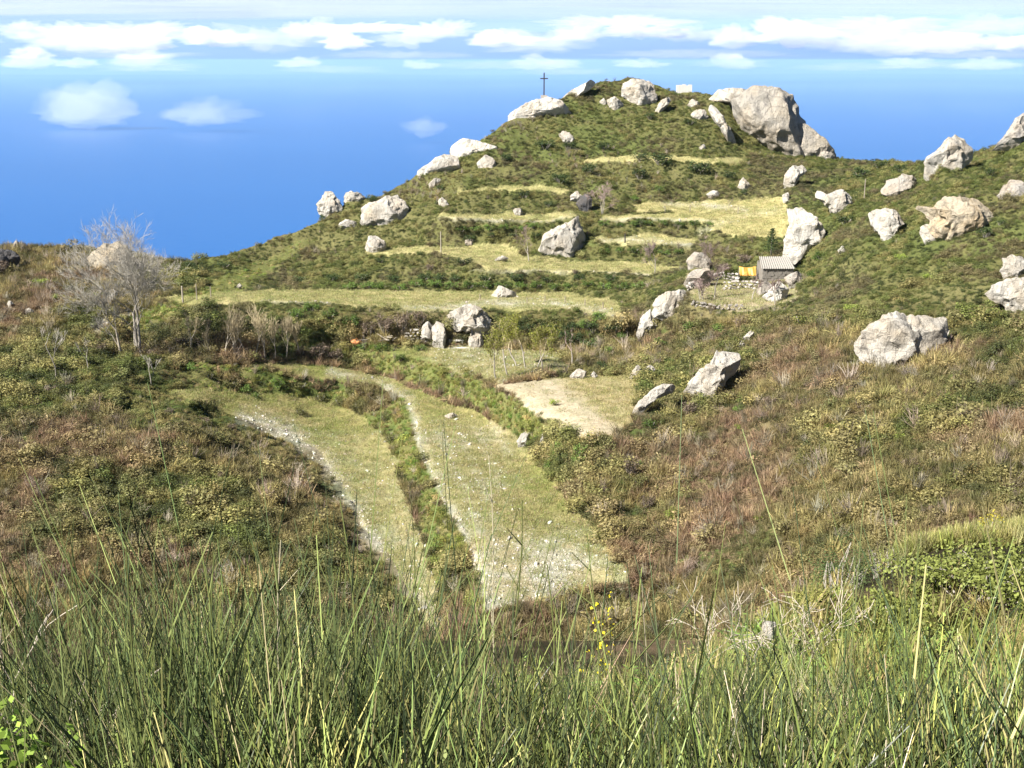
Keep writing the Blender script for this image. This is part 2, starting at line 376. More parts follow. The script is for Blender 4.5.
# near ground under the viewer, running down into the valley
NN = 150; base = REL[:, 0]; azn = base[:, 0] / base[:, 1]
s = np.linspace(0, 1, NN, endpoint=False)
ny = -7 + (base[:, 1:2] + 7) * s[None] ** 1.35
def near_z(azv, Y, Yb, zb):
    z1 = -1.68 - .335 * np.clip(Y, -3, 7); z7 = -1.68 - .335 * 7
    t = np.clip((Y - 7) / (Yb - 7), 0, 1); z2 = z7 + (zb - z7) * t - 1.6 * np.sin(math.pi * t)
    z = np.where(Y < 7, z1, z2)
    kn = sm(azv, .14, .40) * sm(Y, 8, 14.5) * (1 - sm(Y, 15.5, 27)) * 1.75
    kn2 = sm(azv, .04, .25) * sm(Y, 6, 12) * (1 - sm(Y, 18, 30)) * .9
    return z + kn + kn2
NEAR = np.stack([azn[:, None] * ny, ny, 0 * ny], -1)
# behind and beside the viewer spread the columns so the ground is not pinched to a point
wid = np.linspace(-1, 1, len(GU))[:, None] * 9 * (1 - sm(ny, 1, 12)); NEAR[..., 0] = NEAR[..., 0] * sm(ny, -1, 12) + wid
NEAR[..., 2] = near_z(NEAR[..., 0] / np.maximum(ny, 3), ny, base[:, 1:2], base[:, 2:3]) + fbm(NEAR * [.8, .8, 0], 3, 12) * .10 * (1 - s[None] ** 3)
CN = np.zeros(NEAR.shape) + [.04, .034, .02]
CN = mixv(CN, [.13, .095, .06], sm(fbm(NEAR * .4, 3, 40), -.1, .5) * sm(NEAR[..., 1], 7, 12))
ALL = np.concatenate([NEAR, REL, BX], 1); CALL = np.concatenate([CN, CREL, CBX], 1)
nu, nr = ALL.shape[:2]
ii, jj = np.meshgrid(np.arange(nu - 1), np.arange(nr - 1), indexing='ij'); k = (ii * nr + jj).ravel()
FQ = np.stack([k, k + nr, k + nr + 1, k + 1], 1)
m, nt, out = newmat('hillside_ground'); L = nt.links.new
a = N(nt, 'ShaderNodeAttribute', attribute_name='col'); tc = N(nt, 'ShaderNodeTexCoord')
n1 = N(nt, 'ShaderNodeTexNoise', Scale=5., Detail=8., Roughness=.75); L(tc.outputs['Object'], n1.inputs['Vector'])
n2 = N(nt, 'ShaderNodeTexNoise', Scale=1.1, Detail=5.); L(tc.outputs['Object'], n2.inputs['Vector'])
c = mixc(nt, a.outputs['Color'], ramp(nt, n1.outputs['Fac'], [(.3, (.45, .45, .45)), (.7, (1.35, 1.35, 1.35))]).outputs[0], .8, 'MULTIPLY')
c = mixc(nt, c, ramp(nt, n2.outputs['Fac'], [(.35, (.75, .8, .7)), (.65, (1.15, 1.1, 1.1))]).outputs[0], .7, 'MULTIPLY')
p = N(nt, 'ShaderNodeBsdfPrincipled', Roughness=.95); p.inputs['Specular IOR Level'].default_value = .05; L(c, p.inputs['Base Color'])
b = N(nt, 'ShaderNodeBump', Strength=.8, Distance=.15); L(n1.outputs['Fac'], b.inputs['Height']); L(b.outputs[0], p.inputs['Normal']); L(p.outputs[0], out.inputs[0])
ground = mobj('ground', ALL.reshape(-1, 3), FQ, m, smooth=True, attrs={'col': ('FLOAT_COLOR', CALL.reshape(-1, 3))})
tag(ground, 'terraced scrub covered hillside with grassy strips and bare earth', 'hillside', kind='structure')
def gz(u, v):
    """ground point with the small relief, looked up in the sheet"""
    fu = np.clip((np.asarray(u, float) + 320) / 2, 0, len(GU) - 1.001); sv = skyv(u); ft = np.clip((np.asarray(v, float) - VB) / (sv - VB), 0, 1) * (NT - 1.001)
    i = fu.astype(int); j = ft.astype(int); a = (fu - i)[..., None]; b = (ft - j)[..., None]
    return (REL[i, j] * (1 - a) * (1 - b) + REL[i + 1, j] * a * (1 - b) + REL[i, j + 1] * (1 - a) * b + REL[i + 1, j + 1] * a * b)
def near_at(u, Y):
    """point of the near ground at image column u and distance Y"""
    i = int(np.clip((u + 320) / 2, 0, len(GU) - 2)); x = float(ray(u, 600)[0]) * Y
    col = NEAR[i]
    # nearest vertex of the near sheet
    d = (NEAR[..., 0] - x) ** 2 + (NEAR[..., 1] - Y) ** 2; q = np.unravel_index(np.argmin(d), d.shape)
    return np.array([x, Y, NEAR[q][2]])

# ------------------------------------------------------------------ geometry-node scatter for ground cover nobody could count
def scatter(name, P, rot, scl, tint, protos, label, cat, mat):
    n = len(P)
    me = bpy.data.meshes.new(name); me.vertices.add(n); me.vertices.foreach_set('co', np.asarray(P, np.float32).ravel())
    def at_(k, typ, val, f):
        x = me.attributes.new(k, typ, 'POINT'); x.data.foreach_set(f, np.ascontiguousarray(val).ravel())
    at_('rot', 'FLOAT_VECTOR', np.asarray(rot, np.float32), 'vector'); at_('scl', 'FLOAT_VECTOR', np.asarray(scl, np.float32), 'vector')
    tc = np.ones((n, 4), np.float32); tc[:, :3] = tint; at_('tint', 'FLOAT_COLOR', tc, 'color')
    at_('pidx', 'INT', rng.integers(0, len(protos), n).astype(np.int32), 'value')
    o = bpy.data.objects.new(name, me); COL.objects.link(o); me.materials.append(mat)
    ng = bpy.data.node_groups.new(name + '_nodes', 'GeometryNodeTree')
    ng.interface.new_socket('Geometry', in_out='INPUT', socket_type='NodeSocketGeometry'); ng.interface.new_socket('Geometry', in_out='OUTPUT', socket_type='NodeSocketGeometry')
    gi = ng.nodes.new('NodeGroupInput'); go = ng.nodes.new('NodeGroupOutput'); ip = ng.nodes.new('GeometryNodeInstanceOnPoints')
    jn = ng.nodes.new('GeometryNodeJoinGeometry')
    for po in protos:
        oi = ng.nodes.new('GeometryNodeObjectInfo'); oi.inputs['Object'].default_value = po; oi.inputs['As Instance'].default_value = False
        g2 = ng.nodes.new('GeometryNodeGeometryToInstance'); ng.links.new(oi.outputs['Geometry'], g2.inputs[0]); ng.links.new(g2.outputs[0], jn.inputs[0])
    def na(nm, ty):
        x = ng.nodes.new('GeometryNodeInputNamedAttribute'); x.data_type = ty; x.inputs[0].default_value = nm; return [s for s in x.outputs if s.enabled and s.name == 'Attribute'][0]
    e = ng.nodes.new('FunctionNodeEulerToRotation'); ng.links.new(na('rot', 'FLOAT_VECTOR'), e.inputs[0])
    ng.links.new(gi.outputs[0], ip.inputs['Points']); ng.links.new(jn.outputs[0], ip.inputs['Instance']); ip.inputs['Pick Instance'].default_value = True
    ng.links.new(na('pidx', 'INT'), ip.inputs['Instance Index']); ng.links.new(e.outputs[0], ip.inputs['Rotation']); ng.links.new(na('scl', 'FLOAT_VECTOR'), ip.inputs['Scale'])
    ng.links.new(ip.outputs[0], go.inputs[0])
    md = o.modifiers.new('scatter', 'NODES'); md.node_group = ng
    return tag(o, label, cat, kind='stuff')

# ---- prototypes (unit size, origin at the base)
def leaves(n, cen, nrm_spread, size, aspect=.6, out=None):
    """n small quads at points cen with random orientation biased outward"""
    d = rng.normal(size=(n, 3)) * nrm_spread + (0 if out is None else out); d /= np.linalg.norm(d, axis=1, keepdims=True) + 1e-9
    a = np.cross(d, rng.normal(size=(n, 3))); a /= np.linalg.norm(a, axis=1, keepdims=True) + 1e-9; b = np.cross(d, a)
    s = np.broadcast_to(size, (n,))[:, None] * rng.uniform(.6, 1.3, (n, 1))
    V = np.stack([cen - a * s * .5, cen + b * s * aspect * .5, cen + a * s * .5, cen - b * s * aspect * .5], 1)
    return V.reshape(-1, 3), np.arange(n * 4).reshape(n, 4)
def proto_shrub(seed, n=300, leaf=.085):
    mb = MB(); nl = 9
    th = rng.uniform(0, 6.28, nl); rr = np.sqrt(rng.uniform(0, 1, nl)) * .33
    cs = np.c_[np.cos(th) * rr, np.sin(th) * rr, rng.uniform(.25, .62, nl)]
    q = rng.integers(0, nl, n); d = rng.normal(size=(n, 3)); d /= np.linalg.norm(d, axis=1, keepdims=True)
    c = cs[q] + d * rng.uniform(.08, .25, (n, 1)); c[:, 2] = np.abs(c[:, 2])
    V, Fq = leaves(n, c, .6, leaf, .6, d * .8 + [0, 0, .4])
    mb.add(V, Fq, np.repeat(rng.uniform(.6, 1.5, n), 4))
    return mb
def blades(n, rad, h, lean, w, droop=.2, seg=2, shade=(.6, 1.4)):
    th = rng.uniform(0, 6.28, n); r = np.sqrt(rng.uniform(0, 1, n)) * rad
    p0 = np.c_[np.cos(th) * r, np.sin(th) * r, np.zeros(n)]
    ph = rng.uniform(0, 6.28, n); ln = np.abs(rng.normal(0, lean, n)) + lean * .3
    hh = h * rng.uniform(.5, 1.1, n); d = np.c_[np.cos(ph) * ln, np.sin(ph) * ln, np.ones(n)]; d /= np.linalg.norm(d, axis=1, keepdims=True)
    side = np.c_[-np.sin(ph + rng.normal(0, .8, n)), np.cos(ph), np.zeros(n)]
    rows = []
    for i in range(seg + 1):
        t = i / seg; c = p0 + d * (hh * t)[:, None]; c[:, 2] -= droop * hh * t * t * ln / (lean + 1e-6) * .5
        ww = w * (1 - t * .85); rows += [c - side * ww * .5, c + side * ww * .5]
    V = np.stack(rows, 1); k = 2 * (seg + 1); f = []
    for i in range(seg): f.append(np.array([2 * i, 2 * i + 1, 2 * i + 3, 2 * i + 2]))
    Fq = (np.stack(f)[None] + (np.arange(n) * k)[:, None, None]).reshape(-1, 4)
    return V.reshape(-1, 3), Fq, np.repeat(rng.uniform(*shade, n), k)
def proto(mb, name, mat): return mb.build(name, mat, link=False)
def tuft(n, rad, h, lean, w, droop=.25, seg=2):
    mb = MB(); mb.add(*blades(n, rad, h, lean, w, droop, seg)); return mb
PR_SHRUB = [proto(proto_shrub(i), 'shrub_form', M_VEG) for i in range(4)]
PR_TUFT = [proto(tuft(46, .16, .75, .38, .030), 'tuft_form', M_VEG) for i in range(3)]
PR_GRASS = [proto(tuft(26, .40, .30, .5, .022, .3, 1), 'grass_form', M_VEG) for i in range(3)]
def pr_bracken():
    mb = MB(); V, Fq, c = blades(34, .25, .8, 1.1, .06, .9, 3); mb.add(V, Fq, c)
    n = 120; d = rng.normal(size=(n, 3)) * [.3, .3, .12] + [0, 0, .25]; V, Fq = leaves(n, d, 1., .075, .35); mb.add(V, Fq, np.repeat(rng.uniform(.6, 1.5, n), 4)); return mb
PR_BRACK = [proto(pr_bracken(), 'bracken_form', M_DRY) for i in range(3)]
def pr_twig():
    mb = MB(); n = 22; th = rng.uniform(0, 6.28, n); p0 = np.c_[np.cos(th), np.sin(th), 0 * th] * rng.uniform(0, .12, (n, 1)); p1 = p0 + np.c_[rng.normal(0, .22, (n, 2)), rng.uniform(.4, 1., n)]
    mb.tubes(p0, p1, .012, .006, 3, rng.uniform(.7, 1.3, n))
    q0 = p0 + (p1 - p0) * rng.uniform(.3, .8, (n, 1)); mb.tubes(q0, q0 + rng.normal(0, .14, (n, 3)) + [0, 0, .15], .008, .004, 3, rng.uniform(.7, 1.3, n)); return mb
PR_TWIG = [proto(pr_twig(), 'twig_form', M_DRY) for i in range(3)]
def ico(sub=1):
    import bmesh
    bm = bmesh.new(); bmesh.ops.create_icosphere(bm, subdivisions=sub, radius=1.)
    V = np.array([v.co[:] for v in bm.verts]); Fq = np.array([[v.index for v in f.verts] for f in bm.faces]); bm.free(); return V, Fq
def chip(V, n, lo, hi, g):
    for _ in range(n):
        d = g.normal(size=3); d /= np.linalg.norm(d); s = V @ d; h = s.max() * g.uniform(lo, hi); ov = np.maximum(s - h, 0); V = V - ov[:, None] * d
    return V
def pr_stone():
    V, Fq = ico(1); V = chip(V, 6, .5, .8, rng) * [1, .8, .55]; mb = MB(); mb.add(V * .5, Fq, 1.); return mb
PR_STONE = [proto(pr_stone(), 'stone_form', M_STONE) for i in range(4)]

# ---- sampling the visible ground and its sides
def area_points(n, u0=-150, u1=1174, bias=None):
    """random (u, v) on the ground: weight by true area, tempered so that near slopes stay dense"""
    i0, i1 = int((u0 + 320) / 2), int((u1 + 320) / 2)
    A = REL[i0:i1 + 1]; e1 = A[1:, :-1] - A[:-1, :-1]; e2 = A[:-1, 1:] - A[:-1, :-1]
    w = np.linalg.norm(np.cross(e1, e2), axis=2); w = w / np.maximum(A[:-1, :-1, 1], 30) ** .6
    if bias is not None: w = w * bias(UU[i0:i1, :-1], VV[i0:i1, :-1])
    w = w.ravel() / w.sum(); q = rng.choice(len(w), n, p=w); i, j = np.divmod(q, NT - 1)
    u = GU[i0 + i] + rng.uniform(0, 2, n); t = (j + rng.uniform(0, 1, n)) / (NT - 1)
    v = VB + (skyv(u) - VB) * t
    return u, v
def euler(n, tilt=.15): return np.c_[rng.normal(0, tilt, n), rng.normal(0, tilt, n), rng.uniform(0, 6.283, n)]
def pal(n, *cols):
    """pick among (weight, colour) with variation"""
    w = np.array([c[0] for c in cols], float); q = rng.choice(len(cols), n, p=w / w.sum()); c = np.array([c[1] for c in cols])[q]
    return c * rng.uniform(.75, 1.3, (n, 1)) * rng.uniform(.93, 1.07, (n, 3))
OLIVE, GREEN, DARK, STRAW, BROWN, PINK, LIME = (.20, .205, .055), (.145, .215, .05), (.05, .062, .022), (.36, .30, .13), (.19, .165, .072), (.28, .19, .125), (.21, .24, .055)
def cover(n):
    u, v = area_points(n); P = gz(u, v); Z = zones(u, v, P)
    bare = np.maximum.reduce([Z['grass'], Z['stone'] > .3, Z['soil'] > .4, Z['house']]) > .5
    return u, v, P, Z, bare
# scrub: shrubs, tufts, bracken, twigs
u, v, P, Z, bare = cover(140000)
k = ~bare; u, v, P = u[k], v[k], P[k]; mead = Z['mead'][k]
lo = fbm(P * .09, 3, 61); mid = fbm(P * .28, 3, 62)
hill = sm(v, 345, 300) * sm(u, 150, 260)              # the hill itself is greener than the slopes below it
riser = hill * (v > 225) * (u < 700)
rgt = sm(u, 760, 830) * sm(350 - v, 0, 50)
left_ = sm(380 - u, 0, 120) * sm(v, 330, 380)
greenness = .22 - .22 * left_ + .5 * rgt + .55 * hill + .35 * riser + .7 * lo + .35 * mid
den = 1.0
shr = greenness + rng.normal(0, .35, len(u)) > .28
tu = (~shr) & (rng.random(len(u)) < .72); br = (~shr) & (~tu) & (rng.random(len(u)) < .80) & (hill < .6); tw = (~shr) & (~tu) & (~br) & (rng.random(len(u)) < .4)
c1 = fbm(P * .55, 3, 63); c2 = fbm(P * .16, 3, 64)
edgeA = strip(u, v, [(150, 396), (200, 404)] + EDGE_A, 30) > 0
sz = np.where(hill > .5, .54, 1.) * np.where(edgeA & (u < 440), .5, 1.) * (1 + .35 * np.clip(c1, -1, 1)) * np.where(mead > .5, .6, 1.)
def clump(k, kind):
    n = int(k.sum()); g = sm(greenness[k] + rng.normal(0, .15, n), -.2, .75)[:, None]; q = c1[k] + rng.normal(0, .22, n); w = c2[k] + rng.normal(0, .15, n); h_ = hill[k]
    c = np.array(BROWN) * (1 - g) + np.array(OLIVE if kind != 'shrub' else (.115, .135, .038)) * g
    c = mixv(c, STRAW, sm(q, .15, .55) * (.9 if kind == 'grass' else .45)); c = mixv(c, LIME, sm(q, .3, .7) * sm(w, -.2, .4) * .45 * g[:, 0]); c = mixv(c, [.13, .095, .07], sm(w + .4 * q, .25, .55) * h_ * .6)
    c = mixv(c, PINK, sm(w + .12 * left_[k], .08, .42) * (1 - h_) * (1 - .6 * g[:, 0]) * (.35 if kind == 'shrub' else .85)); c = mixv(c, DARK, sm(-q, .18, .6) * (.85 if kind == 'shrub' else .45))
    c = np.where((mead[k] > .5)[:, None], pal(n, (1.3, LIME), (1.5, GREEN), (2.5, OLIVE), (1, STRAW)), c)
    return n, c * rng.uniform(.72, 1.32, (n, 1)) * rng.uniform(.94, 1.06, (n, 3))
n, c = clump(shr, 'shrub'); s = np.clip(rng.lognormal(-.38, .42, n), .3, 1.7) * sz[shr]
scatter('scrub', P[shr] - [0, 0, .08], euler(n, .2), np.c_[s * rng.uniform(.9, 1.4, n), s * rng.uniform(.9, 1.4, n), s * rng.uniform(.5, .95, n)], c, PR_SHRUB, 'low olive and green scrub covering the hill and its terrace banks', 'scrub', M_VEG)
n, c = clump(tu, 'grass'); s = np.clip(rng.lognormal(-.33, .35, n), .35, 1.5) * sz[tu]
scatter('wild_grass', P[tu], euler(n, .25), np.c_[s * 1.15, s * 1.15, s * rng.uniform(.55, 1., n)], c, PR_TUFT, 'mixed green and straw coloured grass tufts between the shrubs', 'grass', M_VEG)
n, c = clump(br, 'bracken'); s = rng.uniform(.5, 1.1, n) * sz[br]; c = c * .6 + .4 * pal(n, (3, PINK), (2, BROWN), (1, STRAW))
scatter('bracken', P[br], euler(n, .3), np.c_[s, s, s * .7], c, PR_BRACK, 'flattened brown dead bracken on the lower slopes', 'bracken', M_DRY)
n = int(tw.sum()); s = rng.uniform(.6, 1.4, n) * sz[tw]
scatter('dead_twigs', P[tw], euler(n, .3), np.c_[s, s, s], pal(n, (1, (.32, .275, .21)), (1, (.20, .165, .12))), PR_TWIG, 'thin grey dead twigs standing in the scrub', 'twigs', M_DRY)
# short turf on the terraces
def gb(U, V_):
    r = np.zeros(U.shape)
    for pl in GRASSY: r = np.maximum(r, inpoly(U, V_, pl))
    return r + .001
u, v = area_points(26000, bias=gb); P = gz(u, v); Z = zones(u, v, P)
k = (Z['grass'] > .5) & (rng.random(len(u)) > np.maximum(Z['stone'] * .6, Z['soil'] * .92)) ; P = P[k]; n = len(P); st = Z['straw'][k]
c = pal(n, (3, (.25, .255, .09)), (2., (.19, .235, .06)), (2.5, (.32, .275, .13)), (.8, (.38, .33, .2))); c = np.where((rng.random(n) < st)[:, None], pal(n, (2, (.36, .30, .14)), (1, (.28, .27, .10))), c)
hv = (v[k] < 325) & (rng.random(n) < .5); c = np.where(hv[:, None], pal(n, (2, (.37, .35, .17)), (1.5, (.29, .32, .12))), c)
s = rng.uniform(.4, 1., n)
scatter('turf', P, euler(n, .1), np.c_[s * 1.3, s * 1.3, s * .75], c, PR_GRASS, 'short yellow green grass growing on the flat terraces', 'turf', M_VEG)
def sb_(U, V_):
    P_ = pt(U, V_, depth(U, V_)); return zones(U, V_, P_)['stone'] ** 1.3 * (.3 + .7 * sm(fbm(P_ * .9, 3, 44), -.3, .5)) + .0006
u, v = area_points(16000, bias=sb_); P = gz(u, v); n = len(P)
s = np.clip(rng.lognormal(-2.2, .5, n), .04, .6)
scatter('rubble', P - [0, 0, .03], rng.uniform(0, 6.28, (n, 3)), np.c_[s, s, s], pal(n, (3, (.40, .385, .33)), (1, (.28, .265, .22)), (1, (.48, .46, .40))), PR_STONE, 'pale loose stones along the terrace edges', 'stones', M_STONE)

# ------------------------------------------------------------------ boulders
M_ROCKW = rock_mat('white_rock', (.54, .515, .465), (.47, .40, .31), (.22, .21, .19), streak=.35)
M_CRAG = rock_mat('crag_rock', (.35, .325, .285), (.36, .30, .22), (.15, .14, .135), .55, .75)
M_TAN = rock_mat('tan_rock', (.40, .35, .27), (.44, .33, .2), (.13, .12, .11), streak=.65)
MATS = [M_ROCK, M_ROCKW, M_ROCKG, M_CRAG, M_TAN, M_ROCKSHADE]
def boulder(outline, label, mat=None, thick=.75, chips=9, name='boulder', Y=None, sink=.12, push=.45, seed=None, sub=4, rough=1., depth_v=None, cat=None, ext=1.5):
    """a rock whose outline was traced on its place on the hill; real size, depth and thickness"""
    g = np.random.default_rng(int(abs(outline[0][0] * 31 + outline[0][1] * 7)) if seed is None else seed)
    O = np.array(outline, float); c = np.array([(O[:, 0].min() + O[:, 0].max()) / 2, (O[:, 1].min() + O[:, 1].max()) / 2])
    if not inpoly(np.array([c[0]]), np.array([c[1]]), outline)[0]: c = O.mean(0)
    if Y is None: Y = float(depth(c[0], depth_v if depth_v else O[:, 1].max() - .12 * (O[:, 1].max() - O[:, 1].min())))
    k = CP + (384 - c[1]) / F * SP; t = Y / k; mpp = t / F
    W = (O[:, 0].max() - O[:, 0].min()) * mpp; H = (O[:, 1].max() - O[:, 1].min()) * mpp
    th = thick * min(W, max(H, .5 * W)) * .5
    D = O - c; D[:, 1] *= -1; D *= mpp
    V, Fq = ico(sub)
    V = V / np.linalg.norm(V, axis=1, keepdims=True)
    ph = np.arctan2(V[:, 2], V[:, 0]); PD = D
    # radius of the outline in every direction of the face
    rad = np.full(len(V), 1e-3)
    dx, dz = np.cos(ph), np.sin(ph)
    for i in range(len(PD)):
        p, q = PD[i], PD[(i + 1) % len(PD)]; e = q - p; den = dx * e[1] - dz * e[0]; den = np.where(np.abs(den) < 1e-9, 1e-9, den)
        tt_ = (p[0] * e[1] - p[1] * e[0]) / den; w = (p[0] * dz - p[1] * dx) / den
        ok = (tt_ > 0) & (w >= -.001) & (w <= 1.001); rad = np.where(ok, np.maximum(rad, tt_), rad)
    sn = np.sqrt(np.clip(1 - V[:, 1] ** 2, 0, 1)); prof = sn ** .45 * 1.05
    X = np.c_[np.cos(ph) * rad * prof, V[:, 1] * th, np.sin(ph) * rad * prof]
    size = math.sqrt(W * H)
    for _ in range(chips):
        d = g.normal(size=3) * [.7, 1.1, .65]; d /= np.linalg.norm(d)
        d[1] = -abs(d[1]) if g.random() < .75 else d[1]
        if abs(d[1]) < .6: d[1] = -.75
        d /= np.linalg.norm(d)
        s_ = X @ d; h = s_.max() * g.uniform(*(.62, .92) if mat is not M_CRAG else (.8, .97)); X = X - np.maximum(s_ - h, 0)[:, None] * d
    X[:, 2] = np.where(X[:, 2] < -.22 * H, -.22 * H + (X[:, 2] + .22 * H) * ext, X[:, 2])
    nrm = X / (np.linalg.norm(X, axis=1, keepdims=True) + 1e-9); off = g.uniform(0, 100, 3)
    q = X / size
    dsp = .03 * fbm(q * 2.2 + off, 3, 71) + .05 * (np.abs(fbm(q * [4, 4, 3] + off, 3, 73)) * -1.4 + .4) + .022 * fbm(q * 11 + off, 2, 75)
    dsp = dsp - .08 * sm(fbm(q * 3.1 + off + 9, 2, 79), .45, .8)
    X = X + nrm * (dsp * size * rough)[:, None]
    X[:, 1] += th * push
    # tilt into world axes
    Rm = np.array([[1, 0, 0], [0, CP, SP], [0, -SP, CP]]).T  # columns right, forward, up
    Wd = np.c_[X[:, 0], X[:, 1] * CP + X[:, 2] * SP, -X[:, 1] * SP + X[:, 2] * CP]
    C = pt(c[0], c[1], Y); base = np.array([0, 0, -H * .5])
    o = mobj(name, Wd - base, Fq, mat or M_ROCK, loc=C + base, smooth=True)
    o.data.set_sharp_from_angle(angle=R(28))
    return tag(o, label, cat or name, 'pale boulders scattered over the hill' if name == 'boulder' else None)
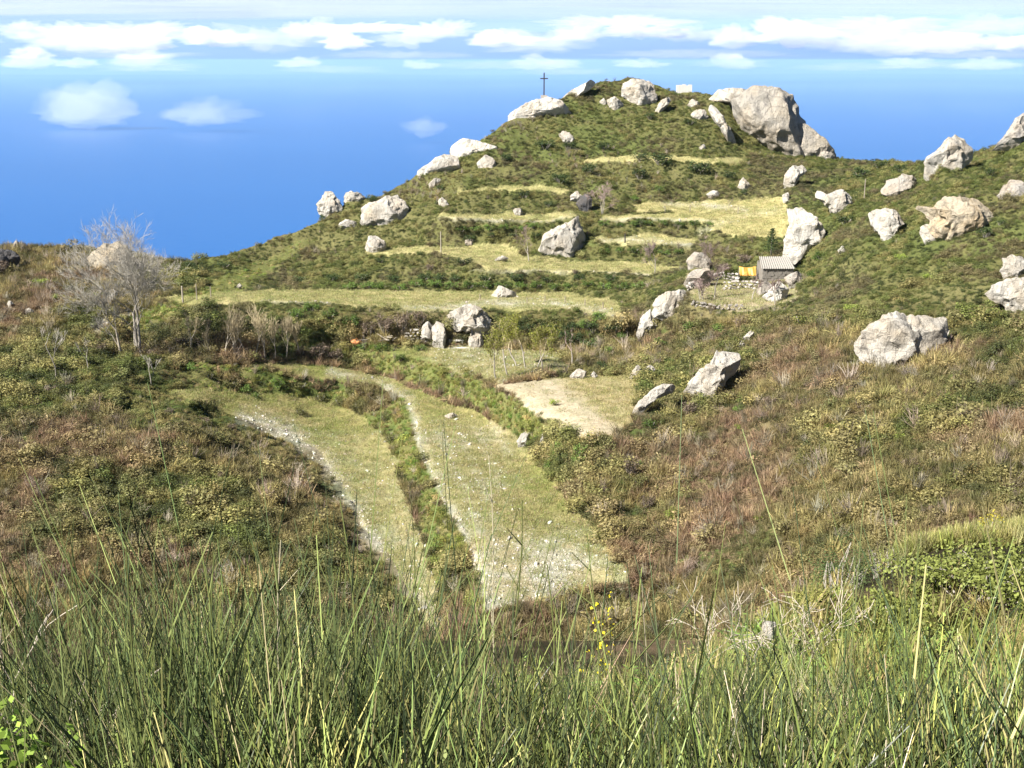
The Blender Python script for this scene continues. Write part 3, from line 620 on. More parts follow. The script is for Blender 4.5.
BO = [
 ([(315,213),(316,201),(325,191),(331,191),(338,199),(342,208),(342,214)], 'jagged pale boulder on the left ridge line, first one above the sea', 0),
 ([(340,203),(343,196),(350,191),(361,193),(370,194),(366,202),(346,205)], 'flat pale boulder on the ridge just right of the jagged one', 0),
 ([(355,213),(363,203),(383,196),(396,192),(405,199),(411,211),(410,221),(393,228),(376,230),(361,224)], 'large rounded pale boulder with dark cracks below the left ridge', 0),
 ([(336,226),(345,219),(356,221),(358,228),(342,231)], 'low broken pale rock at the left foot of the cracked ridge boulder', 0),
 ([(363,248),(368,236),(376,234),(385,243),(384,252),(373,255)], 'small upright white boulder on the bank under the cracked ridge boulder', 0),
 ([(414,178),(418,169),(443,153),(456,154),(460,167),(449,173),(433,178)], 'slanting white rock slab on the left skyline, lower of two joined slabs', 1),
 ([(444,152),(450,143),(463,137),(476,139),(497,146),(494,152),(479,152),(466,158),(452,158)], 'white rock slab on the skyline directly above the slanting lower slab', 1),
 ([(477,162),(486,153),(493,157),(497,166),(488,170),(479,168)], 'small pale boulder with dark underside right of the skyline slabs', 0),
 ([(428,184),(434,178),(441,178),(438,185),(431,188)], 'small white rock under the slanting skyline slab', 0),
 ([(437,200),(443,196),(450,206),(446,209),(440,206)], 'little narrow white rock on the green bank left of the upper terrace', 0),
 ([(499,122),(512,110),(532,99),(549,95),(562,99),(572,113),(562,117),(546,112),(529,118),(514,123)], 'long bright rock slab on the skyline at the foot of the metal cross', 1),
 ([(558,98),(575,87),(592,79),(598,81),(590,88),(577,96),(567,102)], 'thin pale rock ledge along the skyline right of the metal cross', 1),
 ([(558,133),(566,130),(575,138),(571,146),(563,141)], 'small bright rock on the slope below the metal cross', 0),
 ([(606,99),(614,96),(624,103),(620,111),(610,107)], 'small white rock left of the blocky summit boulder', 0),
 ([(599,101),(604,98),(607,103),(602,106)], 'tiny white rock farthest left beside the summit boulder', 0),
 ([(512,209),(521,207),(524,215),(516,217)], 'small grey rock on the edge of the upper left terrace', 2),
 ([(465,240),(473,237),(476,245),(466,247)], 'small grey rock in the bank right of the wooden pole', 2),
 ([(540,248),(546,233),(559,225),(572,218),(580,212),(585,223),(587,237),(586,251),(575,262),(559,262),(545,258)], 'big pointed boulder with a hollow base standing on the middle terrace', 0),
 ([(494,260),(502,255),(510,259),(500,263)], 'small flat white rock in the dark bank under the middle terrace', 0),
 ([(488,296),(499,285),(518,293),(516,299),(497,299)], 'low white heap of rock on the long grassy terrace', 0),
 ([(621,92),(624,81),(636,78),(651,77),(658,85),(661,98),(648,105),(638,108),(628,101)], 'blocky white boulder with a dark right side on top of the hill', 0),
 ([(655,111),(661,101),(670,95),(673,98),(666,107),(658,114)], 'narrow white rock leaning right of the blocky summit boulder', 0),
 ([(687,104),(693,98),(700,103),(696,108),(689,107)], 'small rounded white rock on the hilltop, upper of a pair', 0),
 ([(690,114),(696,109),(706,109),(710,117),(705,121),(696,120)], 'flat sided white rock on the hilltop, lower of a pair', 0),
 ([(708,105),(714,100),(724,116),(740,142),(736,146),(723,130)], 'long thin strip of pale rock running down left of the great summit crag', 0),
 ([(735,97),(747,91),(755,85),(771,84),(784,87),(793,93),(799,106),(806,120),(813,131),(823,144),(826,158),(806,160),(791,153),(776,148),(765,142),(752,133),(745,125),(738,111)], 'great grey crag with a sheer face at the right end of the hilltop', 3),
 ([(710,98),(720,88),(736,85),(750,87),(754,100),(750,119),(740,114),(730,101)], 'flat pale rock cap on the skyline joined to the left of the great crag', 0),
 ([(790,124),(801,120),(810,126),(818,133),(829,143),(838,155),(815,161),(794,157)], 'sloping grey shoulder rock joined to the right side of the great crag', 3),
 ([(811,142),(813,137),(824,138),(828,147),(824,154),(813,152)], 'rounded tan boulder at the right foot of the great crag', 2),
 ([(816,155),(824,151),(836,153),(832,160),(820,160)], 'smallest pale rock past the right foot of the great crag', 0),
 ([(738,186),(744,175),(751,186),(745,192)], 'small pointed white rock above the dry yellow upper field', 0),
 ([(707,194),(714,189),(722,194),(720,200),(711,199)], 'small white rock at the back edge of the upper field', 0),
 ([(698,148),(705,143),(707,148),(700,151)], 'tiny pale rock midway up the scrub below the hilltop', 0),
 ([(784,189),(787,173),(794,165),(805,163),(810,170),(800,177),(795,188)], 'crooked white rock in the scrub above the tall white crag', 0),
 ([(782,195),(789,191),(791,203),(784,203)], 'small white rock just under the crooked white rock', 0),
 ([(814,194),(819,188),(827,193),(842,188),(854,193),(858,202),(847,206),(841,215),(832,211),(824,200)], 'spread double lobed white rock right of the crooked white rock', 0),
 ([(791,209),(805,203),(813,210),(823,223),(834,237),(824,243),(810,248),(801,254),(791,260),(785,256),(788,238),(793,223)], 'tall bright white crag rising behind the hut roof', 1),
 ([(838,250),(844,245),(848,251),(841,256)], 'small white rock on the green slope right of the tall white crag', 0),
 ([(926,166),(929,156),(940,150),(947,142),(953,134),(961,132),(969,137),(975,146),(976,158),(966,167),(953,171),(940,176),(930,175)], 'jagged white crag on the right skyline with a dark notch on top', 0),
 ([(883,189),(889,179),(902,174),(915,173),(925,177),(932,187),(920,192),(902,194),(888,194)], 'smooth loaf shaped boulder below the right skyline', 2),
 ([(912,208),(925,202),(933,205),(946,197),(966,192),(984,190),(993,199),(1005,206),(1008,212),(1007,224),(992,231),(976,237),(953,240),(940,232),(927,219),(916,213)], 'big overhanging tan boulder with a dark crack on the right slope', 4),
 ([(923,223),(930,222),(948,237),(928,242),(922,236)], 'white rock wedge under the left end of the overhanging tan boulder', 0),
 ([(871,212),(881,205),(894,207),(903,213),(906,222),(895,231),(892,243),(886,243),(880,230),(874,223)], 'white tooth shaped boulder left of the overhanging tan boulder', 0),
 ([(1000,195),(1007,182),(1014,178),(1031,182),(1036,200),(1010,201)], 'rough pale boulder cut by the right picture edge near the ridge', 2),
 ([(1003,270),(1006,257),(1014,254),(1031,257),(1036,273),(1008,279)], 'white rock at the right edge above a wider white boulder', 0),
 ([(996,148),(1006,137),(1014,126),(1019,118),(1030,110),(1047,112),(1044,141),(1010,144)], 'tan crag rising to the skyline at the right picture edge', 2),
 ([(852,343),(866,334),(876,321),(887,312),(903,307),(914,313),(927,311),(940,312),(957,314),(965,322),(968,331),(958,338),(951,350),(937,364),(927,368),(900,370),(889,368),(873,361),(853,354)], 'largest white boulder on the right slope with a dark hollow underneath', 0),
 ([(989,293),(995,286),(1010,279),(1030,276),(1048,290),(1043,310),(1019,315),(1006,308),(996,298)], 'wide white boulder low at the right picture edge', 0),
 ([(637,334),(641,319),(652,306),(656,319),(660,325),(642,340)], 'leaning white boulder under a bigger one beside the yellow trees bank', 0),
 ([(651,308),(657,298),(674,290),(685,289),(689,297),(679,308),(671,319),(663,317),(654,315)], 'hump backed white boulder left of the stony house terrace', 0),
 ([(763,297),(781,279),(791,287),(793,301),(778,304)], 'bright triangular white boulder below the hut', 1),
 ([(785,277),(802,270),(805,276),(801,287),(792,291)], 'grey pale boulder leaning against the triangular one below the hut', 2),
 ([(743,338),(752,330),(758,337),(750,342)], 'small white rock in the green slope, upper of two', 0),
 ([(738,346),(742,340),(747,346),(741,350)], 'small white rock in the green slope, lower of two', 0),
 ([(681,406),(684,395),(696,378),(709,365),(719,352),(730,350),(743,353),(741,366),(731,380),(722,393),(702,400),(689,405)], 'tall slanting white boulder split by a vertical crack mid picture', 0),
 ([(627,377),(638,365),(647,373),(643,380),(634,381)], 'small white boulder at the right end of the bare field', 0),
 ([(644,370),(651,364),(657,370),(651,377)], 'little white rock right beside the small boulder of the bare field', 0),
 ([(633,412),(641,400),(655,389),(667,382),(677,388),(674,393),(661,396),(648,406),(638,418)], 'curved white boulder between the bare field and the split boulder', 0),
 ([(517,441),(524,431),(534,434),(530,443),(519,448)], 'white rock in the green bank over the wide terrace, left of a pair', 0),
 ([(538,449),(542,434),(546,432),(547,449)], 'upright white rock in the green bank over the wide terrace, right of a pair', 0),
 ([(443,416),(453,412),(460,416),(450,419)], 'flat white slab lying on the wide lower terrace', 0),
 ([(568,377),(578,368),(587,372),(586,379),(575,380)], 'white boulder at the back corner of the bare field', 0),
 ([(590,376),(594,371),(598,376),(594,379)], 'tiny white rock right of the boulder at the back of the bare field', 0),
 ([(78,265),(86,253),(101,245),(114,241),(124,247),(133,259),(120,271),(107,275),(88,271)], 'tan dome shaped boulder behind the large bare tree', 4),
 ([(10,249),(15,240),(21,244),(17,251)], 'small tan rock on the far left skyline', 2),
 ([(-12,254),(-2,247),(6,248),(16,256),(14,272),(2,276),(-12,274)], 'boulder coloured dark for shade at the far left picture edge', 5),
 ([(5,304),(9,300),(13,303),(9,308)], 'small white rock in the scrub near the left edge', 0),
 ([(22,312),(28,308),(34,311),(28,315)], 'second small white rock low in the scrub near the left edge', 0),
 ([(99,325),(104,319),(111,322),(107,328)], 'white rock beside the pale path on the left plain', 0),
 ([(236,287),(239,283),(242,286),(240,289)], 'tiny white rock on the green bank at the left end of the terraces', 0),
 ([(570,196),(577,190),(582,196),(577,204),(571,203)], 'pale rounded rock on the left of a dark hollow beside a grey bush', 0),
 ([(577,203),(579,193),(586,190),(592,199),(591,210),(583,214)], 'rock coloured dark for shade beside the grey bush above the pointed boulder', 5),
]
BOS = {}
for O, lb, mi in BO:
    w = max(p[0] for p in O) - min(p[0] for p in O)
    sl = ('slab' in lb or 'ledge' in lb or 'cap' in lb) and 'skyline' in lb
    BOS[lb] = boulder(O, lb, ext=4. if sl else 1.5, push=.9 if sl else .45, mat=MATS[mi], chips=9 if mi == 3 or sl else 20, thick=.9 if mi == 3 else .75, sub=6 if w > 60 else 5 if w > 26 else 4 if w > 10 else 3, rough=.6 if mi == 3 or sl else 1.)

# ------------------------------------------------------------------ trees, bushes
def grow(p, d, L, r, lev, g, out, spread=.55, ratio=.72, up=.12, kids=(2, 4), maxlev=5):
    """branch as a few bent segments, then children along and at its end; out: list of (level, p0, p1, r0, r1)"""
    ns = 3 if lev < maxlev else 2; r1 = r * .62
    pts = [p]
    for i in range(ns):
        d = d + g.normal(0, .13, 3) + [0, 0, up * .4]; d /= np.linalg.norm(d)
        q = p + d * L / ns; ra = r + (r1 - r) * i / ns; rb = r + (r1 - r) * (i + 1) / ns
        out.append((lev, p, q, ra, rb)); p = q; pts.append(p)
    if lev >= maxlev: return
    for c in range(g.integers(*kids) + (1 if lev >= 2 else 0)):
        t = g.uniform(.35, 1.) if c else 1.
        i = min(int(t * ns), ns - 1); b = pts[i] + (pts[i + 1] - pts[i]) * (t * ns - i) if t < 1 else p
        a = g.normal(0, 1, 3); a -= a @ d * d; a /= np.linalg.norm(a); nd = d + a * spread * g.uniform(.6, 1.4) + [0, 0, up]; nd /= np.linalg.norm(nd)
        grow(b, nd, L * ratio * g.uniform(.75, 1.15), r1 * (.9 if c == 0 else .65), lev + 1, g, out, spread, ratio, up, kids, maxlev)
def skeleton(seed, H, r, trunks=1, lean=(0, 0), first=.3, **kw):
    g = np.random.default_rng(seed); segs = []
    for k_ in range(trunks):
        d = np.array([lean[0] + (g.normal(0, .12) if trunks > 1 else 0), lean[1] + g.normal(0, .06), 1.]); d /= np.linalg.norm(d)
        p = np.array([g.normal(0, .12) * (trunks > 1), g.normal(0, .12) * (trunks > 1), -.15])
        grow(p, d, H * first, r * (1 if k_ == 0 else g.uniform(.6, .9)), 0, g, segs, **kw)
    return segs
def tree(name, base, label, cat, seed, H, r, twig, bark, group=None, leaf=None, leafmat=None, split=2, trunks=1, lean=(0, 0), first=.3, twr=.012, leafsize=.12, leafn=1, **kw):
    segs = skeleton(seed, H, r, trunks, lean, first, **kw)
    zmax = max(s[2][2] for s in segs); f = H / zmax
    root = empty(name, base, label, cat, group)
    tr = MB(); cr = MB()
    for lo_, mb_ in ((True, tr), (False, cr)):
        S = [s for s in segs if (s[0] < split) == lo_]
        if not S: continue
        P0 = np.array([s[1] for s in S]) * f; P1 = np.array([s[2] for s in S]) * f; r0 = np.maximum([s[3] for s in S], twr); r1 = np.maximum([s[4] for s in S], twr * .7)
        mb_.tubes(P0, P1, r0, r1, 6 if lo_ else 3, 1.)
        if not lo_ and leaf is not None:
            g = np.random.default_rng(seed + 5); E = P1[[i for i, s in enumerate(S) if s[0] >= kw.get('maxlev', 5) - 1]]; E = np.repeat(E, leafn, 0) + g.normal(0, .12, (len(E) * leafn, 3))
            V, Fq = leaves(len(E), E, 1., leafsize, .6); lv = MB(); lv.add(V, Fq, np.repeat(g.uniform(.6, 1.4, len(E)), 4)); lv.build('foliage', leafmat, root)
    tr.build('trunk', bark, root, smooth=True)
    if cr.n: cr.build('crown' if leaf is None else 'branches', twig, root)
    return root
def vmat(name, c, tr=.25, rough=.7): 
    m, nt, out = newmat(name); rgb = nt.nodes.new('ShaderNodeRGB'); rgb.outputs[0].default_value = (*c, 1)
    nt.nodes.remove(rgb); nt.nodes.remove(out)
    bpy.data.materials.remove(m)
    m, nt, out = newmat(name); L = nt.links.new
    sh = N(nt, 'ShaderNodeAttribute', attribute_name='shade'); oi = N(nt, 'ShaderNodeObjectInfo')
    cc = mixc(nt, c, sh.outputs['Color'], 1., 'MULTIPLY')
    hs = N(nt, 'ShaderNodeHueSaturation'); mr = N(nt, 'ShaderNodeMapRange'); L(oi.outputs['Random'], mr.inputs[0]); mr.inputs[3].default_value = .7; mr.inputs[4].default_value = 1.35
    L(mr.outputs[0], hs.inputs['Value']); L(cc, hs.inputs['Color'])
    p = N(nt, 'ShaderNodeBsdfPrincipled', Roughness=rough); p.inputs['Specular IOR Level'].default_value = .2; L(hs.outputs[0], p.inputs['Base Color'])
    if tr:
        t = N(nt, 'ShaderNodeBsdfTranslucent'); L(hs.outputs[0], t.inputs['Color']); mx = N(nt, 'ShaderNodeMixShader'); mx.inputs[0].default_value = tr
        L(p.outputs[0], mx.inputs[1]); L(t.outputs[0], mx.inputs[2]); L(mx.outputs[0], out.inputs[0])
    else: L(p.outputs[0], out.inputs[0])
    return m
T_GREY = vmat('grey_twigs', (.27, .25, .215), 0); T_PURP = vmat('purple_grey_twigs', (.22, .165, .15), 0); T_TAN = vmat('tan_twigs', (.36, .30, .19), 0)
M_PALEBARK = plain_mat('pale_bark', (.33, .29, .23), .9, .3, 5.)
L_YG = vmat('yellow_green_leaf', (.27, .28, .06), .35); L_DK = vmat('dark_leaf', (.05, .075, .025)); L_MG = vmat('mid_green_leaf', (.10, .155, .035)); L_OL = vmat('olive_leaf', (.12, .12, .045)); L_PU = vmat('purple_brown_leaf', (.13, .10, .075)); L_LIME = vmat('lime_leaf', (.22, .28, .055), .35)
# the large bare tree and its companion
b = gz(137, 354); s_ = b[1] / F
tree('bare_tree', b, 'tallest leafless tree with a wide grey twiggy crown on the left plain', 'tree', 12, 152 * s_, .14, T_GREY, M_BARK, trunks=3, lean=(-.02, 0), first=.40, spread=.64, ratio=.73, up=.13, maxlev=6, kids=(3, 4), twr=.008)
b = gz(122, 357)
tree('bare_tree', b, 'slimmer leafless tree leaning left in front of the tallest tree', 'tree', 33, 82 * s_, .12, T_GREY, M_PALEBARK, lean=(-.12, 0), first=.4, spread=.6, ratio=.70, up=.15, maxlev=5, kids=(3, 5), twr=.011)
# row of slim trees under the long terrace
for i, (u, v, h) in enumerate([(191, 351, 42), (226, 357, 58), (235, 358, 52), (246, 356, 50), (256, 359, 60), (265, 357, 55), (276, 358, 48), (286, 357, 46), (210, 354, 36), (300, 356, 40)]):
    b = gz(u, v)
    tree('slim_tree', b, 'slim pale leafless tree in the thin row below the long grassy terrace', 'tree', 100 + i, h * b[1] / F, .065, T_TAN, M_PALEBARK, 'slim bare trees in a row', lean=(random.uniform(-.1, .1), 0), first=.42, spread=.5, ratio=.74, up=.22, maxlev=4, kids=(3, 5), twr=.012)
for i, (u, v, h, lb) in enumerate([(55, 380, 62, 'thin leafless sapling alone in the left scrub'), (152, 386, 40, 'short leafless sapling under the large bare tree'), (88, 372, 34, 'low leafless sapling between the lone sapling and the large tree')]):
    b = gz(u, v); tree('bare_sapling', b, lb, 'tree', 140 + i, h * b[1] / F, .05, T_GREY, M_BARK, first=.4, spread=.5, ratio=.68, up=.2, maxlev=4, kids=(2, 4), twr=.010)
# yellow green young trees behind the bare field
for i, (u, v, h) in enumerate([(497, 380, 62), (508, 375, 60), (526, 368, 58), (535, 373, 52), (543, 371, 50), (517, 366, 46)]):
    b = gz(u, v)
    tree('young_tree', b, 'young tree with sparse yellow green leaves in the cluster behind the bare field', 'tree', 160 + i, h * b[1] / F, .07, T_TAN, M_BARK, 'yellow green young trees', leaf=1, leafmat=L_YG, split=1, lean=(random.uniform(-.25, .15), 0), first=.36, spread=.5, ratio=.68, up=.22, maxlev=4, kids=(2, 4), twr=.012, leafsize=.11, leafn=7)
b = gz(572, 366); tree('dark_tree', b, 'small dark thin tree at the right end of the yellow green cluster', 'tree', 171, 38 * b[1] / F, .07, T_PURP, M_BARK, leaf=1, leafmat=L_DK, split=1, first=.4, spread=.45, ratio=.62, up=.3, maxlev=4, kids=(2, 3), twr=.012, leafsize=.13, leafn=1)
# leafless purplish bushes
for i, (u, v, h, sp, lb) in enumerate([
    (602, 213, 34, .7, 'wide grey leafless bush beside the dark hollow rock'), (529, 262, 38, .6, 'dark leafless tree on a pale stem left of the pointed boulder'), (655, 274, 36, .6, 'round purplish leafless tree on the bank left of the house terrace'),
    (698, 282, 46, .55, 'tall purplish leafless tree in front of the pale rock heap'), (714, 298, 36, .55, 'leafless tree standing on the stony house terrace'), (752, 300, 28, .6, 'leafless tree below the orange sheet'),
    (700, 300, 24, .7, 'low leafless bush on the front edge of the house terrace'), (775, 303, 26, .6, 'leafless tree against the triangular white boulder'), (728, 208, 12, .6, 'little dark leafless tree in the upper dry field'),
    (672, 206, 9, .6, 'little leafless vine on the topmost narrow terrace'), (645, 250, 10, .6, 'pale leafless bush at the edge of the narrow grassy terrace'), (436, 206, 10, .5, 'small leafless shrub under the skyline slab')]):
    b = gz(u, v)
    tree('bare_tree' if h > 24 else 'bare_bush', b, lb, 'tree' if h > 24 else 'bush', 200 + i, h * b[1] / F, .06 if h > 20 else .03, T_PURP, M_BARK, trunks=3 if sp >= .7 else 1, first=.33, spread=sp, ratio=.7, up=.1, maxlev=5 if h > 20 else 3, kids=(2, 4), twr=.010)
# the dark conifer above the hut
b = gz(771, 256); root = empty('conifer', b, 'small dark conifer with tiered branches just above the hut roof', 'tree'); H = 27 * b[1] / F
mb = MB(); mb.tubes([[0, 0, -.2]], [[0, 0, H]], .09, .02, 6); mb.build('trunk', M_BARK, root)
mb = MB(); g = np.random.default_rng(3)
for t_ in np.linspace(.22, .98, 9):
    nb = 7; L_ = H * .34 * (1.05 - t_) + .12
    for k_ in range(nb):
        a_ = k_ * 6.283 / nb + t_ * 9; e_ = np.array([math.cos(a_), math.sin(a_), .12]) * L_ * g.uniform(.7, 1.15); p0 = np.array([0, 0, H * t_])
        mb.tubes([p0], [p0 + e_], .02, .008, 3, .6)
        C = p0 + e_ * g.uniform(.25, 1.05, (16, 1)) + g.normal(0, .06, (16, 3)); V, Fq = leaves(16, C, 1., .16, .4); mb.add(V, Fq, np.repeat(g.uniform(.5, 1.3, 16), 4))
mb.build('crown', L_DK, root)

# ---- single shrubs that stand out, copied from a few built forms
def bush_form(seed, mat, n=620, leaf=.085):
    global rng
    keep_ = rng; rng = np.random.default_rng(seed)
    cr = MB(); nl = 16; th = rng.uniform(0, 6.28, nl); rr = np.sqrt(rng.uniform(0, 1, nl)) * .38; cs = np.c_[np.cos(th) * rr, np.sin(th) * rr, rng.uniform(.2, .68, nl)]
    q = rng.integers(0, nl, n); d = rng.normal(size=(n, 3)); d /= np.linalg.norm(d, axis=1, keepdims=True); c = cs[q] + d * rng.uniform(.06, .22, (n, 1)); c[:, 2] = np.maximum(c[:, 2], .02)
    V, Fq = leaves(n, c, .7, leaf, .6, d * .7 + [0, 0, .3]); cr.add(V, Fq, np.repeat(rng.uniform(.55, 1.5, n), 4))
    st = MB(); m_ = 9; th = rng.uniform(0, 6.28, m_); st.tubes(np.c_[np.cos(th) * .03, np.sin(th) * .03, th * 0 - .1], np.c_[np.cos(th) * .28, np.sin(th) * .28, rng.uniform(.35, .6, m_)], .022, .008, 4)
    root = bpy.data.objects.new('shrub', None); a_ = cr.build('foliage', mat, root, link=False); b_ = st.build('stem', M_BARK, root, link=False)
    rng = keep_; return root, [a_, b_]
FORMS = {k_: [bush_form(i * 7 + j, mm) for j in range(2)] for i, (k_, mm) in enumerate((('d', L_DK), ('g', L_MG), ('o', L_OL), ('p', L_PU), ('l', L_LIME)))}
def put_bush(kind, u, v, wpx, hpx, label, group):
    ro, ch = random.choice(FORMS[kind]); r = ro.copy(); r.name = 'shrub'; COL.objects.link(r)
    b = gz(u, v); s_ = b[1] / F; r.location = b - [0, 0, .05]; r.rotation_euler = (0, 0, random.uniform(0, 6.28)); r.scale = (wpx * s_, wpx * s_, hpx * s_ * 1.05)
    for c in ch:
        q = c.copy(); q.name = c.name.split('.')[0]; COL.objects.link(q); q.parent = r
    return tag(r, label, 'shrub', group)
SH = {
 'd': ('dark green rounded shrub standing out from the scrub of the hill', 'dark green shrubs', [(524,198,14,9),(548,205,12,8),(570,150,20,12),(545,150,22,13),(605,150,18,10),(660,165,26,14),(700,172,24,14),(560,184,22,12),(640,180,18,12),(590,175,20,12),(372,204,14,9),(322,180,9,7),(440,190,10,8),(505,160,16,9),(860,178,22,12),(880,168,20,10),(900,172,18,9),(850,205,16,12),(845,225,18,12),(990,175,14,10),(985,240,20,14),(1000,225,12,8),(960,365,12,8),(380,262,12,9),(440,280,14,9),(225,268,16,8),(190,268,14,8),(130,250,10,6),(600,370,18,14),(590,352,22,16),(575,345,20,16),(560,340,20,14),(465,262,20,8),(640,225,14,7),(835,580,44,24),(640,160,16,9),(730,180,14,10),(745,195,10,7),(690,125,16,8),(650,120,14,8)]),
 'g': ('fresh mid green shrub on a terrace bank', 'mid green shrubs', [(246,392,14,12),(278,388,15,12),(256,398,10,8),(362,345,16,8),(380,350,20,9),(400,358,16,9),(420,350,14,8),(608,355,16,12),(620,340,18,12),(586,330,18,12),(350,325,22,16),(330,318,20,14),(310,310,18,12),(295,318,16,12),(600,320,20,10),(660,345,18,10),(690,330,20,12),(720,330,20,12),(670,365,16,10),(580,460,20,20),(560,455,18,18),(548,470,16,12),(590,440,12,12),(820,262,18,12),(810,280,16,10),(700,350,18,9),(650,430,18,12),(634,200,14,8),(660,190,14,8),(740,410,14,10),(640,470,14,16)]),
 'o': ('olive brown shrub among dry bracken on the lower slopes', 'olive shrubs', [(300,415,16,12),(360,410,18,14),(340,405,18,12),(320,400,16,10),(390,440,14,14),(400,480,14,14),(385,420,14,12),(230,385,18,10),(300,386,20,10),(210,380,16,9),(350,390,16,10),(415,530,12,14),(430,560,14,16),(450,580,16,18),(640,490,20,20),(620,470,18,18),(600,470,18,20),(700,440,18,12),(760,460,18,12),(800,420,16,10),(850,470,18,12),(900,440,16,10),(950,460,18,12),(830,400,14,10),(880,400,14,9),(60,420,18,10),(130,440,18,10),(180,470,20,10),(100,500,18,11),(240,500,18,10),(290,470,16,10),(210,545,20,11),(330,480,14,10),(960,380,18,12)]),
 'p': ('dark purplish brown bush with bare twigs showing', 'purplish brown bushes', [(50,395,18,9),(20,455,22,12),(60,452,14,8),(168,412,14,7),(205,422,14,7),(232,430,14,7),(690,415,22,16),(770,408,20,14),(630,480,22,22),(648,510,20,18),(180,346,16,12),(203,348,18,14),(318,358,22,20),(335,360,18,14),(300,356,16,14),(385,334,22,22),(402,330,20,22),(420,325,18,16),(370,332,18,16),(0,275,22,18),(720,272,24,12),(745,262,20,10),(705,268,18,10),(768,287,16,8),(781,285,14,7),(757,284,12,7),(795,282,12,10),(575,275,8,5),(430,272,12,8),(100,350,18,10),(30,370,20,9),(252,352,14,7)]),
 'l': ('bright lime green low shrub catching the sun', 'lime green shrubs', [(672,520,22,14),(660,530,16,12),(40,285,20,8),(60,300,18,8),(100,300,20,8),(850,310,16,8),(930,280,16,8),(900,260,14,8),(700,395,16,8),(440,330,10,5),(900,440,14,8),(830,430,14,8),(940,430,14,8),(20,410,16,8),(740,430,14,8),(555,405,12,8),(760,520,16,8)]),
}
SH['g'][2].extend([(u, 287 + (u % 3), 18, 9) for u in range(350, 640, 17)] + [(u, 230, 15, 7) for u in range(462, 545, 14)] + [(u, 253, 14, 7) for u in range(604, 690, 15)] + [(u, 226, 13, 6) for u in range(604, 720, 15)])
SH['d'][2].extend([(u, 281, 16, 8) for u in range(300, 640, 31)] + [(u, 238, 13, 6) for u in range(470, 540, 22)] + [(u, 332, 22, 12) for u in range(505, 630, 22)])
for k_, (lb, gp, L_) in SH.items():
    for (u, v, w, h) in L_:
        put_bush(k_, u, v, w * random.uniform(.9, 1.15), h * random.uniform(.9, 1.15), lb, gp)

# ------------------------------------------------------------------ small built things
M_IRON = plain_mat('rusted_iron', (.06, .055, .055), .6, .3, 8., .4); M_WOOD = plain_mat('weathered_wood', (.26, .22, .18), .9, .3, 9.)
M_ORANGE = plain_mat('orange_sheet', (.50, .27, .05), .55, .15, 4.); M_OR2 = plain_mat('orange_tarp', (.55, .22, .08), .6, .2, 6.); M_ROOF = plain_mat('corrugated_roof', (.25, .235, .21), .7, .22, 4.); M_WALL = plain_mat('dry_stone', (.34, .31, .28), .95, .4, 5., bump=.9); M_DWALL = plain_mat('dark_hut_wall', (.17, .155, .135), .95, .4, 4.); M_CEM = plain_mat('pale_plaster', (.55, .53, .49), .9, .15, 3.); M_HOLE = plain_mat('cave_shade', (.02, .02, .022), .95, .2, 3.)
# summit cross
b = pt(544, 97, float(depth(545, 104))); s_ = b[1] / F
root = empty('summit_cross', b, 'tall thin dark metal cross standing on the hilltop against the sea', 'cross')
H = 23 * s_; mb = MB(); mb.box([0, 0, H / 2 - .3], [.16, .16, H + .6]); mb.build('post', M_IRON, root)
mb = MB(); mb.box([0, 0, H * .76], [7.5 * s_, .13, .15]); mb.build('crossbar', M_IRON, root)
mb = MB(); mb.box([0, 0, .05], [.8, .8, .35]); mb.build('plinth', M_WALL, root)
def post(u, v, hpx, label, mat=M_WOOD, r=.05, lean=0, name='post', group=None, cat='post'):
    b = gz(u, v); h = hpx * b[1] / F; mb = MB(); mb.tubes([[0, 0, -.2]], [[lean * h, 0, h * .97]], r, r * .85, 8); mb.tubes([[lean * h, 0, h * .97]], [[lean * h, 0, h]], r * .85, r * .3, 8)
    return tag(mb.build(name, mat, loc=b, smooth=False), label, cat, group)
post(441, 252, 21, 'pale wooden pole standing on the narrow terrace left of the dark tree', M_PALEBARK, .06, name='wooden_pole', cat='pole')
post(183, 303, 18, 'thick pale fence post on the left plain near the slim trees', M_PALEBARK, .085, name='fence_post')
post(197, 300, 17, 'dark thin fence post right of the thick pale post', M_WOOD, .05, name='fence_post')
post(211, 297, 11, 'shortest fence post right of the dark thin post', M_WOOD, .05, name='fence_post')
post(864, 201, 20, 'thin upright wooden pole in dark scrub below the right saddle', M_WOOD, .05, name='wooden_pole', cat='pole')
post(803, 328, 12, 'pale stick leaning left in the scrub right of the triangular boulder', M_PALEBARK, .045, -.6, name='leaning_stick', cat='stick')
post(625, 242, 9, 'short dark post on the narrow terrace right of the pointed boulder', M_IRON, .07)
for u, v in ((480, 301), (498, 300), (527, 304), (545, 302), (565, 303), (585, 306), (603, 309), (665, 213), (690, 212), (738, 214)):
    post(u, v, 7, 'short grey vine stake standing along the terraces of the hill', M_WOOD, .04, name='vine_stake', group='vine stakes', cat='stake')
# summit ruin
b = pt(684, 90, 166); mb = MB(); g = np.random.default_rng(2)
for k_ in range(5): mb.box([(-.8 + .4 * k_), 0, .0 + .1 * g.random()], [.42, .5, 1.1 + .3 * g.random()])
tag(mb.build('low_wall', M_CEM, loc=b), 'low bright wall remnant on the hilltop skyline left of the great crag', 'wall')
